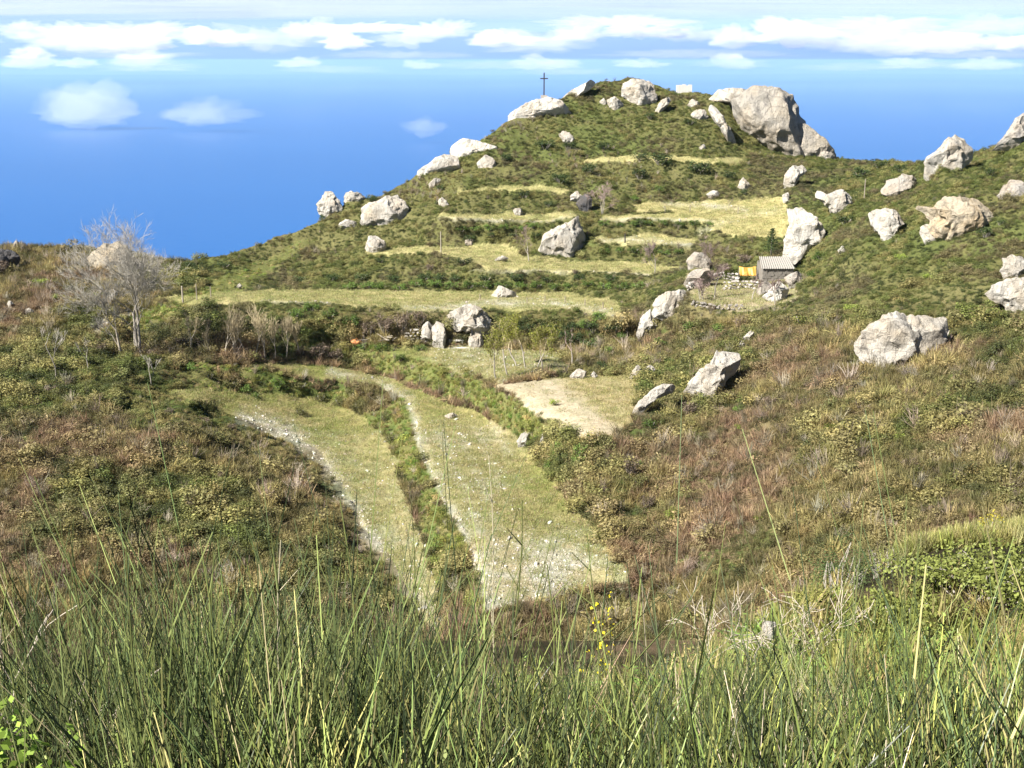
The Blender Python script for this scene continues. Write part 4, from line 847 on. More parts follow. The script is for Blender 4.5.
# hut with corrugated roof
A = gz(762, 281); B = gz(793, 279); Yh = (A[1] + B[1]) / 2; s_ = Yh / F; w = 31 * s_; b = np.array([(A[0] + B[0]) / 2, Yh, min(A[2], B[2])])
root = empty('hut', b, 'low dark stone hut with a pale corrugated roof under the white crag', 'hut')
hh = 14 * s_; dp = 2.6
mb = MB(); g = np.random.default_rng(4)
nx = 14
for r_ in range(6):
    for k_ in range(nx):
        wv = w / nx; mb.box([-w / 2 + wv * (k_ + .5 + .3 * (r_ % 2) - .15), 0 + g.uniform(-.03, .03), hh * (r_ + .5) / 6], [wv * .97, .4, hh / 6 * .96])
mb.box([0, .25, hh / 2], [w * .97, .3, hh * .98]); mb.box([-w / 2 + .15, dp / 2, hh / 2 + .1], [.28, dp, hh + .2]); mb.box([w / 2 - .15, dp / 2, hh / 2 + .1], [.28, dp, hh + .2]); mb.box([0, dp, hh / 2 + .15], [w * .96, .3, hh + .3]); mb.build('wall', M_DWALL, root)
nc = 60; xs = np.linspace(-w / 2 - .15, w / 2 + .1, nc); zz = .035 * np.sin(np.arange(nc) * math.pi / 2)
sl = 1.0; rise = 9 * s_
V = []
for th_ in (0, .03):
    for yy, z_ in ((-.35, hh + .06), (dp * .7, hh + rise)):
        for x_, q_ in zip(xs * (1 if yy < 0 else .9) , zz): V.append((x_, yy, z_ + q_ + th_))
Fq = []
for k_ in range(nc - 1):
    Fq += [[k_, k_ + 1, nc + k_ + 1, nc + k_], [2 * nc + k_, 3 * nc + k_, 3 * nc + k_ + 1, 2 * nc + k_ + 1], [k_, 2 * nc + k_, 2 * nc + k_ + 1, k_ + 1], [nc + k_, nc + k_ + 1, 3 * nc + k_ + 1, 3 * nc + k_]]
mobj('roof', V, np.array(Fq), M_ROOF, root)
# orange sheet hanging on a frame left of the hut
A = gz(739, 281); s_ = A[1] / F; w = 17 * s_; h = 8 * s_; lift = 6 * s_
root = empty('orange_tarpaulin', [A[0] + w / 2, A[1] - .3, A[2]], 'bright orange yellow sheet hung on poles left of the hut', 'tarpaulin')
nx, nz = 22, 10; X_, Z_ = np.meshgrid(np.linspace(-w / 2, w / 2, nx), np.linspace(0, 1, nz), indexing='ij')
yy = .07 * np.sin(X_ * 9 + 2 * Z_) + .03 * np.sin(X_ * 23 + 1) + .5 * Z_; zz = lift + Z_ * h - .05 * np.cos(X_ / w * 6.28) * (Z_ > .5)
V = np.stack([X_, yy, zz], -1).reshape(-1, 3); i_, j_ = np.meshgrid(np.arange(nx - 1), np.arange(nz - 1), indexing='ij'); k_ = (i_ * nz + j_).ravel()
so = mobj('sheet', V, np.stack([k_, k_ + nz, k_ + nz + 1, k_ + 1], 1), M_ORANGE, root, smooth=True); sm_ = so.modifiers.new('thick', 'SOLIDIFY'); sm_.thickness = .015
for x_ in (-w / 2, w / 2):
    mb = MB(); mb.tubes([[x_, .03, -.1]], [[x_, .03, lift + h * .2]], .035, .03, 6); mb.tubes([[x_, .54, -.1]], [[x_, .54, lift + h]], .035, .03, 6); mb.build('pole', M_WOOD, root)
# dry stone walls
def stone_wall(pl, hpx, label, seed, mat=M_WALL, name='dry_stone_wall'):
    g = np.random.default_rng(seed); P = np.array([gz(u, v) for u, v in pl]); o0 = P.mean(0); mb = MB(); h = hpx * P[0][1] / F
    for a_, b_ in zip(P[:-1], P[1:]):
        L_ = np.linalg.norm(b_ - a_); n = max(2, int(L_ / .38)); d = (b_ - a_) / L_; ang = math.atan2(d[1], d[0])
        for r_ in range(max(1, round(h / .26))):
            for k_ in range(n):
                if r_ * .26 > h * g.uniform(.7, 1.25): continue
                t = (k_ + .5 + .5 * (r_ % 2) * .6) / n; q = a_ + (b_ - a_) * min(t, 1); V, Fq = ico(1); V = chip(V, 9, .45, .8, g) * [.27 * g.uniform(.7, 1.3), .24, .16 * g.uniform(.8, 1.3)]
                ca, sa = math.cos(ang + g.normal(0, .2)), math.sin(ang); V = V @ np.array([[ca, -sa, 0], [sa, ca, 0], [0, 0, 1]]).T
                mb.add(V + q + [0, 0, .08 + r_ * .26] - o0 + g.normal(0, .03, 3), Fq)
    return tag(mb.build(name, mat, loc=o0), label, 'wall')
stone_wall([(686, 292), (700, 284), (722, 279), (738, 282)], 9, 'tumbled grey dry stone wall left of the orange sheet', 1)
stone_wall([(722, 290), (745, 288), (764, 290)], 10, 'grey dry stone wall running below the orange sheet', 2)
stone_wall([(690, 306), (715, 311), (742, 310)], 5, 'low pale stone edging along the front of the house terrace', 3, M_ROCKG)
stone_wall([(404, 344), (414, 343), (424, 342), (433, 342)], 15, 'pale rubble stone wall left of the rock shelter', 4, M_ROCK)
for O, lb, mi in (([(687,262),(694,252),(704,251),(712,258),(713,268),(700,272),(688,270)], 'pale grey rock heap behind the purplish tree above the house terrace', 2), ([(684,284),(692,270),(708,268),(715,276),(706,288),(690,290)], 'pale grey rock lying at the left end of the house terrace', 2), ([(757,292),(761,283),(769,280),(774,286),(768,296),(760,297)], 'rounded dark grey boulder between the stone wall and the triangular boulder', 2),
                  ([(766,631),(772,621),(780,625),(779,638),(769,640)], None, 0)):
    if lb: boulder(O, lb, MATS[mi], sub=3)
# rock shelter: a big boulder roofing a dark cave with walled front
Yc = float(depth(455, 346)); s_ = Yc / F
boulder([(441,334),(446,316),(455,309),(466,303),(478,307),(486,314),(493,324),(493,332),(482,338),(470,331),(456,330),(446,332)], 'great leaning boulder that roofs the rock shelter beside the yellow trees', M_ROCK, Y=Yc + .4, push=.7, thick=1.0, sub=5)
boulder([(468,346),(470,332),(480,333),(484,341),(482,350),(474,351)], 'white boulder propping the right side of the rock shelter', M_ROCK, Y=Yc - .1, sub=4)
boulder([(432,347),(432,328),(436,322),(443,323),(446,334),(444,348),(438,350)], 'upright pale rock pillar at the left side of the rock shelter', M_ROCK, Y=Yc - .3, sub=4, depth_v=347)
boulder([(421,336),(423,324),(428,321),(434,327),(434,338)], 'narrow pale rock left of the rock shelter pillar', M_ROCK, Y=Yc + .3, sub=3)
b = pt(458, 348, Yc); root = empty('rock_shelter', b, 'dark cave mouth walled in under the great leaning boulder', 'shelter')
mb = MB(); mb.box([0, 1.6, .75], [2.5, .12, 1.7]); mb.box([-1.2, .9, .75], [.12, 1.4, 1.7]); mb.box([1.2, .9, .75], [.12, 1.4, 1.7]); mb.build('back_wall', M_HOLE, root)  # near-black inner walls carry the cave's shade in their colour
mb = MB(); mb.box([0, -.25, -.1], [2.9, .5, .45]); mb.build('sill', M_CEM, root)
mb = MB(); mb.box([-.15, .35, .62], [1.25, .55, .10]); mb.box([-.7, .35, .33], [.14, .5, .5]); mb.box([.35, .35, .33], [.14, .5, .5]); mb.box([-.2, .35, .33], [.1, .5, .5]); mb.build('stone_bench', M_CEM, root)
# orange bundle and pale branches below the long terrace
b = gz(356, 341); s_ = b[1] / F; V, Fq = ico(3); g = np.random.default_rng(8); V = chip(V, 5, .6, .85, g); V = V * (1 + .12 * fbm(V * 3, 3, 90))[:, None] * [.56, .4, .30] ; V = V * (1 + .25 * fbm(V * 5, 2, 92))[:, None]; V[:, 2] += .22
root = empty('orange_bundle', b, 'crumpled orange tarpaulin bundle lying in green grass under the long terrace', 'tarpaulin'); mobj('cover', V, Fq, M_OR2, root, smooth=True)
mb = MB(); mb.box([.66, .1, .5], [.16, .16, 1.1]); mb.box([.62, .05, .2], [.5, .3, .35]); mb.build('crate', M_WOOD, root)
b = gz(380, 342); mb = MB(); g = np.random.default_rng(11)
for k_ in range(16):
    p0 = g.normal(0, .35, 3) * [1.6, .8, .3]; p0[2] = abs(p0[2]) + .05; mb.tubes([p0], [p0 + g.normal(0, .6, 3) * [1.2, 1, .5] + [0, 0, .12]], .05, .025, 5)
tag(mb.build('branch_pile', M_PALEBARK, loc=b), 'pile of pale cut branches right of the orange bundle', 'branches')
# ------------------------------------------------------------------ foreground: broom, brambles, dead wood
def near_z_at(x, y):
    """height of the near ground (bilinear by nearest vertices)"""
    x = np.asarray(x); r = np.empty(len(x)); A2 = NEAR[::3, :, :].reshape(-1, 3); A2 = A2[(A2[:, 1] > -1) & (A2[:, 1] < 32)]
    for i in range(0, len(x), 500):
        d = (A2[None, :, 0] - x[i:i + 500, None]) ** 2 + (A2[None, :, 1] - y[i:i + 500, None]) ** 2; r[i:i + 500] = A2[np.argmin(d, 1), 2]
    return r
def pr_broom(seed, n=38, H=1.):
    global rng
    kp = rng; rng = np.random.default_rng(seed); mb = MB()
    th = rng.uniform(0, 6.28, n); r0 = np.sqrt(rng.uniform(0, 1, n)) * .13; p = np.c_[np.cos(th) * r0, np.sin(th) * r0, 0 * th - .05]
    ph = th + rng.normal(0, .6, n); ln = np.abs(rng.normal(.16, .16, n)); d = np.c_[np.cos(ph) * ln, np.sin(ph) * ln, np.ones(n)]; d /= np.linalg.norm(d, axis=1, keepdims=True)
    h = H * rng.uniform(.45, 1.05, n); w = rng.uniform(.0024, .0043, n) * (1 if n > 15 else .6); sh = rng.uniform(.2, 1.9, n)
    cur = p; NS = 4; bend = rng.normal(0, .022, (n, 3)) * [1, 1, 0]; nodes = [cur]
    for i in range(NS):
        nx = cur + (d + bend * i) * (h / NS)[:, None]; mb.tubes(cur, nx, w * (1 - .2 * i), w * (1 - .2 * (i + 1)) , 4, sh * (.22, .5, .85, 1.1)[i]); cur = nx; nodes.append(cur)  # older bases darker, tips brighter; also puts shade between stems into the colour
    # side shoots
    for i in (1, 2, 2, 3, 3, 3, 4):
        k_ = rng.random(n) < .75; q = nodes[i][k_]; dd = d[k_] + rng.normal(0, .22, (k_.sum(), 3)) * [1, 1, .3]; L_ = (h[k_] * rng.uniform(.10, .34, k_.sum()))[:, None]
        mb.tubes(q, q + dd * L_, w[k_] * .75, w[k_] * .4, 3, sh[k_] * rng.uniform(.7, 1.4, k_.sum()) * (.35 + .2 * i))
    # small narrow leaves on the stems
    m_ = 120; q = rng.integers(0, n, m_); t = rng.uniform(.1, .75, m_); C = p[q] + d[q] * (h[q] * t)[:, None] + rng.normal(0, .012, (m_, 3)); V, Fq = leaves(m_, C, 1., .034, .35); mb.add(V, Fq, np.repeat(rng.uniform(.9, 2.4, m_), 4))
    rng = kp; return mb
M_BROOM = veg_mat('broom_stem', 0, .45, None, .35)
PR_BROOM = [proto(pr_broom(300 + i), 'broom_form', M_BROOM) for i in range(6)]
PR_STALK = [proto(pr_broom(320 + i, 14, 1.), 'stalk_form', M_DRY) for i in range(3)]
n = 3600
y = 2.15 + rng.random(n) ** .85 * 6.; az_ = rng.uniform(-.56, .56, n); x = az_ * (y + .6); z = near_z_at(x, y)
dn = fbm(np.c_[x, y, 0 * x] * .55, 3, 91); k = (dn + rng.normal(0, .25, n) > -.12) & (np.hypot(x, y) > 1.7) & ~((512 + x / y * F < 80) & (y < 3.3)); x, y, z, dn = x[k], y[k], z[k], dn[k]; n = len(x)
# taller on the left, lower on the right, uneven everywhere
uu = 512 + x / y * F
hgt = (.92 + .30 * sm(360 - uu, 0, 300) - .12 * sm(uu, 600, 900)) * rng.uniform(.72, 1.12, n) * (1 + .22 * dn); hgt = np.where(y < 2.3, hgt * .85, hgt)
vtop = np.interp(uu, [0, 60, 100, 200, 330, 400, 480, 620, 700, 800, 900, 1024], [700, 694, 672, 658, 660, 676, 690, 690, 676, 674, 678, 690])
hmax = ray(uu, vtop)[1] * y - z; hgt = np.minimum(hgt, np.maximum(hmax, .25) * rng.uniform(.55, 1.05, n) * (1 + .25 * np.clip(dn, -1, 1))); hgt = np.where(rng.random(n) < .06, hgt * 1.2, hgt)
leanx = rng.normal(0, .10, n) - .10 * sm(300 - uu, 0, 300); rot = np.c_[rng.normal(0, .10, n), leanx, rng.uniform(0, 6.28, n)]
tint = pal(n, (3.5, (.105, .135, .036)), (2, (.17, .185, .05)), (3, (.048, .066, .026)), (.7, (.25, .23, .09)))
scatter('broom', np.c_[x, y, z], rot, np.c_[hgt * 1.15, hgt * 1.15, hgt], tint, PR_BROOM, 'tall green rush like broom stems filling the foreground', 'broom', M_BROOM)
n = 150; uq = np.where(rng.random(n) < .7, rng.uniform(-20, 430, n), rng.uniform(430, 1040, n)); y = rng.uniform(2.6, 6., n); x = ray(uq, 600 + 0 * uq)[0] * y; z = near_z_at(x, y)
s = np.clip(ray(uq, rng.uniform(545, 640, n) + np.where(uq > 430, 30, 0))[1] * y - z, .4, 1.7)
scatter('broom_shoots', np.c_[x, y, z], np.c_[rng.normal(0, .06, n), rng.normal(0, .10, n) - .12 * sm(300 - uq, 0, 300), rng.uniform(0, 6.28, n)], np.c_[s, s, s], pal(n, (3, (.095, .12, .04)), (1.5, (.14, .16, .05)), (1.5, (.05, .07, .028))), PR_STALK, 'sparse taller green shoots rising above the broom', 'broom', M_VEG)
n = 110; y = 1.9 + rng.random(n) * 8; x = rng.uniform(-.52, .52, n) * (y + .6); z = near_z_at(x, y); s = rng.uniform(.75, 1.05, n) * np.clip(ray(512 + x / y * F, 640 + 0 * x)[1] * y - z, .3, 1.1)
scatter('dry_stems', np.c_[x, y, z], euler(n, .2), np.c_[s, s, s], pal(n, (2, (.30, .25, .15)), (1, (.20, .15, .10)), (1, (.36, .32, .22))), PR_STALK, 'dry straw coloured stems among the green broom', 'dry stems', M_DRY)
# undergrowth under and behind the broom, on the knoll at the right
n = 9000; y = 5 + rng.random(n) ** .7 * 34; x = rng.uniform(-.55, .56, n) * y; z = near_z_at(x, np.minimum(y, 31.9)); 
k = (y < 31.5) & ~((y > 11) & (y < 22) & (x / y > .29)); x, y, z = x[k], y[k], z[k]; n = len(x); P = np.c_[x, y, z]; s = rng.uniform(.3, .7, n)
gr = fbm(P * .25, 3, 95); kk = rng.random(n) < .5
scatter('undergrowth_grass', P[kk], euler(kk.sum(), .2), np.c_[s, s, s][kk], np.where((gr[kk] > .0)[:, None], pal(kk.sum(), (2, STRAW), (2, OLIVE), (1, LIME)), pal(kk.sum(), (2, BROWN), (2, PINK), (1, STRAW))), PR_TUFT, 'straw and green grass behind the broom', 'grass', M_VEG)
kk = ~kk; scatter('undergrowth', P[kk], euler(kk.sum(), .2), np.c_[s, s, s * .7][kk], np.where((gr[kk] > .1)[:, None], pal(kk.sum(), (2, OLIVE), (2, GREEN)), pal(kk.sum(), (2, BROWN), (1, PINK), (1, DARK))), PR_BRACK, 'brown and olive undergrowth behind the broom', 'undergrowth', M_DRY)
# bright grass on the knoll
n = 5200; cu = rng.uniform(880, 1110, n); cy = rng.uniform(13.2, 20, n); x = ray(cu, 540)[0] * cy; z = near_z_at(x, cy); ed = sm(cu, 875, 930) ; k = rng.random(n) < ed; x, cy, z = x[k], cy[k], z[k]; n = len(x); s = rng.uniform(.22, .45, n)
scatter('knoll_grass', np.c_[x, cy, z], euler(n, .2), np.c_[s * 1.2, s * 1.2, s], pal(n, (3, (.27, .28, .08)), (3, (.38, .34, .15)), (1, (.18, .20, .06))), PR_TUFT, 'bright lime and straw grass on the mound at the right', 'grass', M_VEG)
# leafy bushes made of separate leaves
def leafy(name, base, W, D, H, n, leaf, mat, label, cat, seed, stemn=14, aspect=.62, group=None):
    global rng
    kp = rng; rng = np.random.default_rng(seed); root = empty(name, base, label, cat, group)
    nl = 26; c0 = np.c_[rng.uniform(-.42, .42, nl) * W, rng.uniform(-.42, .42, nl) * D, rng.uniform(.25, .8, nl) * H]; c0[:, 2] *= 1 - .5 * (np.abs(c0[:, 0]) / (W * .5)) ** 2
    q = rng.integers(0, nl, n); d = rng.normal(size=(n, 3)); d /= np.linalg.norm(d, axis=1, keepdims=True); C = c0[q] + d * rng.uniform(.4, 1., (n, 1)) * np.array([W, D, H]) * .17; C[:, 2] = np.maximum(C[:, 2], .03)
    V, Fq = leaves(n, C, .7, leaf, aspect, d * .3 + [0, -.2, .7]); mb = MB(); mb.add(V, Fq, np.repeat(rng.uniform(.55, 1.55, n), 4)); mb.build('foliage', mat, root)
    st = MB(); k_ = rng.integers(0, nl, stemn); p0 = np.c_[rng.normal(0, .08, (stemn, 2)) * [W, D], np.full(stemn, -.1)]; mid_ = p0 * .4 + c0[k_] * .6 + rng.normal(0, .05, (stemn, 3)) * W; st.tubes(p0, mid_, .010, .007, 5); st.tubes(mid_, c0[k_], .007, .004, 5); st.build('stem', M_BARK, root)
    rng = kp; return root
L_BR = vmat('bramble_leaf', (.17, .195, .05), .3, .5); M_YELG = vmat('gorse_yellow', (.42, .36, .05), .3); L_FRESH = vmat('fresh_leaf', (.20, .29, .05), .35, .45)
def npt(u, Y):
    x = float(ray(u, 600)[0]) * Y; return np.array([x, Y, float(near_z_at(np.array([x]), np.array([Y]))[0])])
leafy('bramble', npt(985, 10.6), 1.7, 1.6, .50, 4200, .040, L_BR, 'dense bright green bramble thicket at the right edge below the grassy mound', 'bramble', 1, 30)
leafy('bramble', npt(905, 10.2), .9, 1.2, .34, 1800, .038, L_BR, 'lower sparser bramble left of the dense bramble thicket', 'bramble', 2, 22)
leafy('bramble', npt(1060, 10.4), 1.4, 1.4, .5, 2500, .042, L_BR, 'bramble cut off by the right picture edge', 'bramble', 5, 20)
leafy('leafy_shrub', npt(8, 2.75), .36, .34, 1.12, 1100, .030, L_FRESH, 'leafy light green shrub in the lower left corner', 'shrub', 3, 12)
leafy('dark_bush', npt(838, 12.2), .66, .6, .88, 1900, .035, L_DK, 'rounded dark blue green bush standing left of the grassy mound', 'bush', 9, 24, aspect=.25)
leafy('gorse_bush', npt(985, 13.8), .34, .3, .42, 260, .03, M_YELG, 'small yellow flowering bush on the grassy mound', 'bush', 12, 12)
leafy('olive_bush', npt(880, 12.8), .5, .5, .45, 800, .035, L_OL, 'loose olive bush between the dark round bush and the grassy mound', 'bush', 10, 20, aspect=.25)
def dead_shrub(u, Y, h, label, seed, mat=None, sp=.55, n=1):
    b = npt(u, Y); segs = skeleton(seed, h, .009, 4, first=.42, spread=sp, ratio=.7, up=.05, maxlev=3, kids=(2, 4)); f = h / max(s_[2][2] for s_ in segs); S = segs
    root = empty('dead_shrub', b, label, 'dead shrub'); 
    for lo_, nm in ((True, 'stem'), (False, 'twigs')):
        T = [q for q in S if (q[0] < 1) == lo_]; mb = MB(); mb.tubes(np.array([q[1] for q in T]) * f, np.array([q[2] for q in T]) * f, np.maximum([q[3] for q in T], .0028), np.maximum([q[4] for q in T], .0024), 5); mb.build(nm, mat or M_DEAD, root)
M_DEAD = plain_mat('bleached_wood', (.40, .35, .28), .9, .25, 20.)
dead_shrub(738, 8.6, .82, 'bleached leafless dead shrub with curling twigs behind the broom', 41, sp=.8)
dead_shrub(800, 9.0, .8, 'second bleached dead shrub with forked twigs right of the curling one', 57, sp=.8)
dead_shrub(8, 4.6, 1.05, 'dry greyish shrub at the left edge above the leafy shrub', 63, sp=.6)
# tall single stalks
def stalk(u, Y, vtop, utop, label, mat, r=.004, name='tall_stalk', fl=None):
    b = npt(u, Y); t_ = pt(utop, vtop, Y) - b; mb = MB(); g = np.random.default_rng(int(u)); c0 = np.zeros(3); root = None
    pts_ = [t_ * q + np.array([.03, 0, 0]) * math.sin(q * 5 + u) for q in np.linspace(0, 1, 9)]
    P0 = np.array(pts_[:-1]); P1 = np.array(pts_[1:]); rr = np.linspace(r, r * .4, 9); mb.tubes(P0, P1, rr[:-1], rr[1:], 5, 1.)
    for q in range(5):
        a_ = pts_[3 + q]; mb.tubes([a_], [a_ + np.array([g.normal(0, .05), g.normal(0, .05), .10])], r * .5, r * .25, 4, 1.)
    if fl is None: return tag(mb.build(name, mat, loc=b), label, 'stalk')
    root = empty(name, b, label, 'flower'); mb.build('stem', mat, root); f_ = MB()
    for q in range(38):
        c = pts_[-1] * g.uniform(.62, 1.0) + g.normal(0, .035, 3); V, Fq = leaves(3, np.repeat(c[None], 3, 0) + g.normal(0, .006, (3, 3)), 1., .015, .8); f_.add(V, Fq, np.repeat(g.uniform(.8, 1.2, 3), 4))
    f_.build('flowers', fl, root); return root
G_ST = vmat('green_stalk', (.14, .16, .05), 0); D_ST = vmat('straw_stalk', (.42, .37, .25), 0)
for a_ in ((512, 5.2, 455, 482, 'tallest thin straw coloured stalk crossing the terraces mid picture', D_ST), (500, 4.8, 500, 517, 'tall thin green stalk leaning right beside the straw stalk', G_ST), (596, 5., 535, 593, 'slender green stalk right of the yellow flowers', G_ST), (545, 4.4, 565, 549, 'slim green stalk between the straw stalk and the yellow flowers', G_ST),
           (350, 4.2, 500, 340, 'tall green stalk leaning left over the stony lower terrace', G_ST), (395, 4.2, 545, 421, 'green stalk leaning right in front of the stony terrace', G_ST), (284, 3.6, 540, 281, 'pale dry stalk rising among the tall broom at left', D_ST), (205, 3.2, 540, 195, 'thick green stalk among the tall broom at left', G_ST), (215, 3.2, 552, 213, 'green stalk right beside the thick one at left', G_ST), (268, 3.4, 535, 268, 'paired green stalk in the middle of the left broom', G_ST), (165, 3.0, 545, 122, 'long green stalk leaning strongly left', G_ST), (110, 3.2, 552, 58, 'leftmost long green stalk leaning left over the brown slope', G_ST), (6, 3., 560, 4, 'upright green stalk at the left picture edge', G_ST), (640, 4.6, 580, 648, 'thin pale seed stalk right of the yellow flowers', D_ST)):
    stalk(*a_[:2], a_[2], a_[3], a_[4], a_[5], r=.0055 if a_[5] is G_ST else .0042)
M_YEL = vmat('yellow_petals', (.75, .62, .03), .3)
stalk(600, 5.4, 604, 596, 'small plant with bright yellow flowers standing above the broom', G_ST, name='yellow_flower', fl=M_YEL)
b = npt(772, 9.); V, Fq = ico(3); g = np.random.default_rng(77); V = chip(V, 8, .6, .85, g) * [.07, .08, .10]; V = V * (1 + .08 * fbm(V * 9, 2, 3))[:, None]; V[:, 2] += .40
tag(mobj('stone', V + [0, 0, 0], Fq, M_ROCK, loc=b, smooth=True), 'small pale stone showing behind the broom under the dead shrubs', 'stone')

# ------------------------------------------------------------------ sea, air, clouds, light
ZS = -640.
m, nt, out = newmat('sea_water'); L = nt.links.new
tc = N(nt, 'ShaderNodeTexCoord'); n1 = N(nt, 'ShaderNodeTexNoise', Scale=.02, Detail=4.); L(tc.outputs['Object'], n1.inputs['Vector'])
n2 = N(nt, 'ShaderNodeTexNoise', Scale=.0004, Detail=5.); L(tc.outputs['Object'], n2.inputs['Vector'])
p = N(nt, 'ShaderNodeBsdfPrincipled', Roughness=.35, IOR=1.33)
L(mixc(nt, (.003, .07, .25), (.006, .09, .30), n2.outputs['Fac']), p.inputs['Base Color'])
b = N(nt, 'ShaderNodeBump', Strength=.4, Distance=2.); L(n1.outputs['Fac'], b.inputs['Height']); L(b.outputs[0], p.inputs['Normal']); L(p.outputs[0], out.inputs[0])
S_ = 150000.; sea = mobj('sea', [(-S_, -4000, ZS), (S_, -4000, ZS), (S_, 240000, ZS), (-S_, 240000, ZS)], np.array([[0, 1, 2, 3]]), m); tag(sea, 'calm blue sea far below the hill', 'sea', kind='structure')
# air
m, nt, out = newmat('haze_air'); pv = nt.nodes.new('ShaderNodeVolumePrincipled'); pv.inputs['Density'].default_value = HAZE = 3.0e-5; pv.inputs['Color'].default_value = (.42, .645, .94, 1); pv.inputs['Anisotropy'].default_value = .0
nt.links.new(pv.outputs[0], out.inputs['Volume'])
mb = MB(); x0, x1, y0, y1, z0, z1 = -S_ - 500, S_ + 500, -4500, 240500, ZS - 1, 12
mb.box([(x0 + x1) / 2, (y0 + y1) / 2, (z0 + z1) / 2], [x1 - x0, y1 - y0, z1 - z0]); tag(mb.build('haze', m), 'thin blue haze over the sea', 'haze', kind='stuff')
# clouds and added haze veils: lumpy volumes of even density
def cloud_mat(name, dens, col=(1, 1, 1)):
    m, nt, out = newmat(name); pv = nt.nodes.new('ShaderNodeVolumePrincipled'); pv.inputs['Density'].default_value = dens; pv.inputs['Color'].default_value = (*col, 1); pv.inputs['Anisotropy'].default_value = .2
    nt.links.new(pv.outputs[0], out.inputs['Volume']); return m
def cloud(u, v, wpx, hpx, Y, tau, label, seed, group=None, lump=.45, dsc=.28, col=(1, 1, 1)):
    C = pt(u, v, Y); s_ = Y / F; W, H = wpx * s_, hpx * s_; V, Fq = ico(5); g = np.random.default_rng(seed); off = g.uniform(0, 90, 3)
    st = np.array([W / H * .5, 1.2, 1.])  # finer lumps along the long side
    q = V * st
    r = 1 + lump * fbm(q * 1.5 + off, 4, 7) + .28 * np.abs(fbm(q * 3.2 + off, 3, 11)) 
    V = V * r[:, None] * np.array([W / 2, W * dsc, H / 2]); V[:, 2] = np.where(V[:, 2] < 0, V[:, 2] * .55, V[:, 2])
    if C[2] + V[:, 2].min() < 16 and v < 60: C[2] = 16 - V[:, 2].min()
    o = mobj('cloud', V, Fq, cloud_mat('cloud_vapour', tau / (W * dsc * 1.25), col), loc=C, smooth=True); return tag(o, label, 'cloud', group)
CL = [(20, 36, 60, 16), (75, 40, 110, 26), (130, 44, 90, 26), (160, 36, 60, 18), (30, 52, 40, 12), (215, 38, 70, 16), (270, 42, 120, 24), (310, 36, 60, 18), (345, 40, 50, 16), (410, 40, 70, 18), (440, 34, 70, 14), (500, 38, 60, 16), (540, 44, 110, 24), (580, 36, 60, 16), (640, 36, 80, 14), (690, 34, 70, 14), (735, 40, 44, 20), (790, 38, 90, 26), (840, 40, 90, 26), (900, 42, 110, 26), (950, 46, 110, 18), (990, 30, 80, 18), (880, 24, 120, 14), (1010, 44, 60, 16), (-60, 40, 120, 24), (1090, 40, 120, 26), (360, 28, 100, 10), (130, 30, 120, 10), (620, 26, 140, 10)]
CL += [(120, 56, 160, 9), (400, 56, 150, 8), (700, 57, 190, 9), (980, 56, 160, 8)]
for i, (u, v, w, h) in enumerate([(142, 60, 56, 17), (78, 62, 36, 10), (545, 63, 52, 13), (300, 62, 40, 10), (735, 62, 34, 15), (905, 63, 44, 12), (985, 64, 50, 11), (420, 64, 34, 9), (640, 63, 40, 9)]):
    cloud(u, v + 2, w, h, 17000 + 600 * i, .9, 'small white cloud below the long cloud bank', 470 + i, 'small clouds under the cloud bank', lump=.55)
for i, (u, v, w, h) in enumerate([(150, 68, 90, 12), (500, 66, 110, 9), (560, 72, 70, 10), (330, 70, 80, 8), (730, 64, 80, 10), (960, 66, 120, 10), (850, 68, 90, 9)]):
    cloud(u, v, w, h, 19000 + 700 * i, .3, 'thin low veil of cloud over the far sea under the cloud bank', 450 + i, 'thin veils of cloud over the sea')
for i, (u, v, w, h) in enumerate(CL):
    cloud(u, v + (i * 5 % 7 - 3), w * .8, h * 1.05, 34000 + 900 * (i % 7), ((.5, .9, 1.4)[i % 3] if i < 29 else .25), 'white cumulus cloud in the long bank above the sea horizon', 400 + i, 'clouds along the horizon', lump=.6 if i < 29 else .4)
cloud(512, 60, 2900, 46, 62000, 2.6, 'long pale blue veil of far haze added behind the white bank', 600, lump=.25, dsc=.07, col=(.44, .61, .94))  # distant haze volume added to turn the sky behind the bank blue
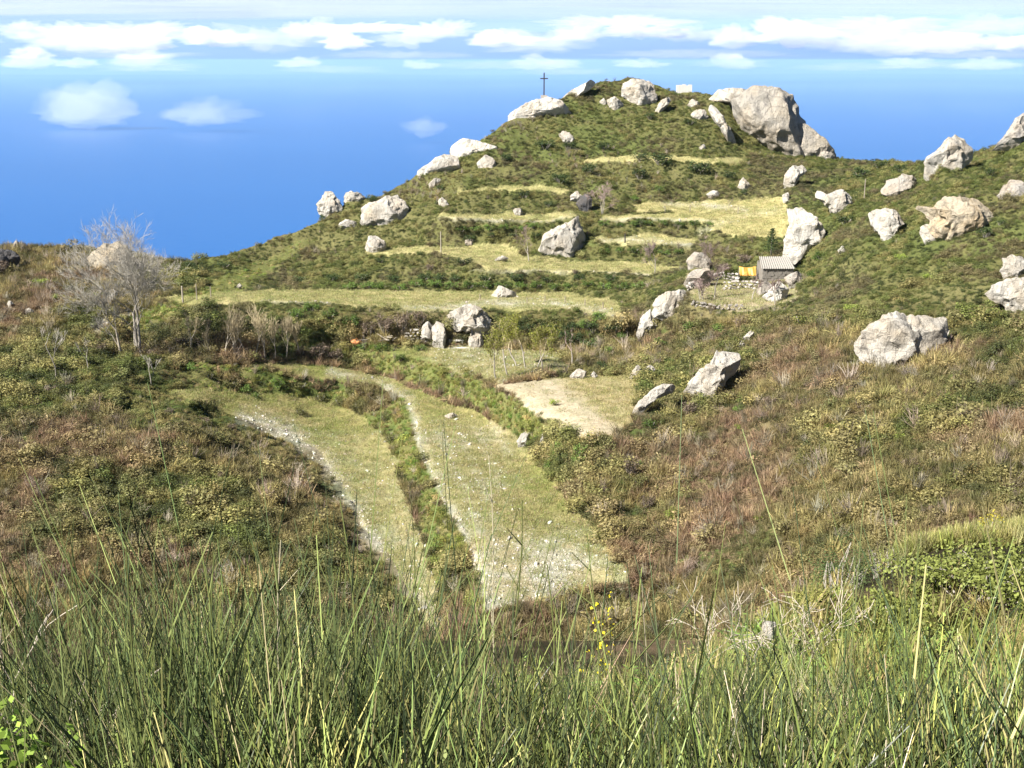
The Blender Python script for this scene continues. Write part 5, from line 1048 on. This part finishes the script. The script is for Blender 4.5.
cloud(512, 2, 2900, 44, 90000, .5, 'thin white veil of high haze added above the bank', 601, lump=.5, dsc=.07)  # thin volume added to whiten the top of the sky
cloud(84, 112, 88, 52, 12000, .5, 'soft round white puff of cloud floating low over the sea at left', 500, lump=.3)
cloud(205, 117, 72, 26, 11600, .3, 'faint thin cloud wisp right of the round puff', 501)
cloud(28, 64, 44, 13, 15000, .9, 'small white cloud above left of the round puff', 502)
cloud(424, 130, 34, 18, 10000, .2, 'faintest cloud wisp just left of the hilltop', 503)

W = bpy.data.worlds.new('World'); SC.world = W; W.use_nodes = True; nt = W.node_tree
for n_ in list(nt.nodes): nt.nodes.remove(n_)
AZ, EL = R(-121), R(42)      # sun azimuth from +Y clockwise, elevation
sk = nt.nodes.new('ShaderNodeTexSky'); sk.sky_type = 'NISHITA'; sk.sun_disc = False; sk.sun_elevation = EL; sk.sun_rotation = AZ; sk.altitude = 700; sk.air_density = .45; sk.dust_density = .1; sk.ozone_density = 1.5
bg = nt.nodes.new('ShaderNodeBackground'); bg.inputs[1].default_value = .05; o_ = nt.nodes.new('ShaderNodeOutputWorld'); nt.links.new(sk.outputs[0], bg.inputs[0]); nt.links.new(bg.outputs[0], o_.inputs[0])
sd = Vector((math.sin(AZ) * math.cos(EL), math.cos(AZ) * math.cos(EL), math.sin(EL)))
su = bpy.data.lights.new('sun', 'SUN'); su.energy = 5.0; su.angle = R(.5); su.color = (1, .95, .86); so = bpy.data.objects.new('sun', su); COL.objects.link(so); so.rotation_euler = sd.to_track_quat('Z', 'Y').to_euler()
vs = SC.view_settings; vs.view_transform = 'Standard'; vs.look = 'None'; vs.gamma = 1; vs.use_curve_mapping = False; vs.exposure = 1.5
cy = SC.cycles; cy.max_bounces = 8; cy.diffuse_bounces = 3; cy.glossy_bounces = 2; cy.transmission_bounces = 3; cy.volume_bounces = 6; cy.transparent_max_bounces = 8; cy.use_denoising = True; cy.denoiser = 'OPENIMAGEDENOISE'; cy.denoising_input_passes = 'RGB_ALBEDO_NORMAL'; cy.denoising_prefilter = 'ACCURATE'; cy.sample_clamp_indirect = 4.
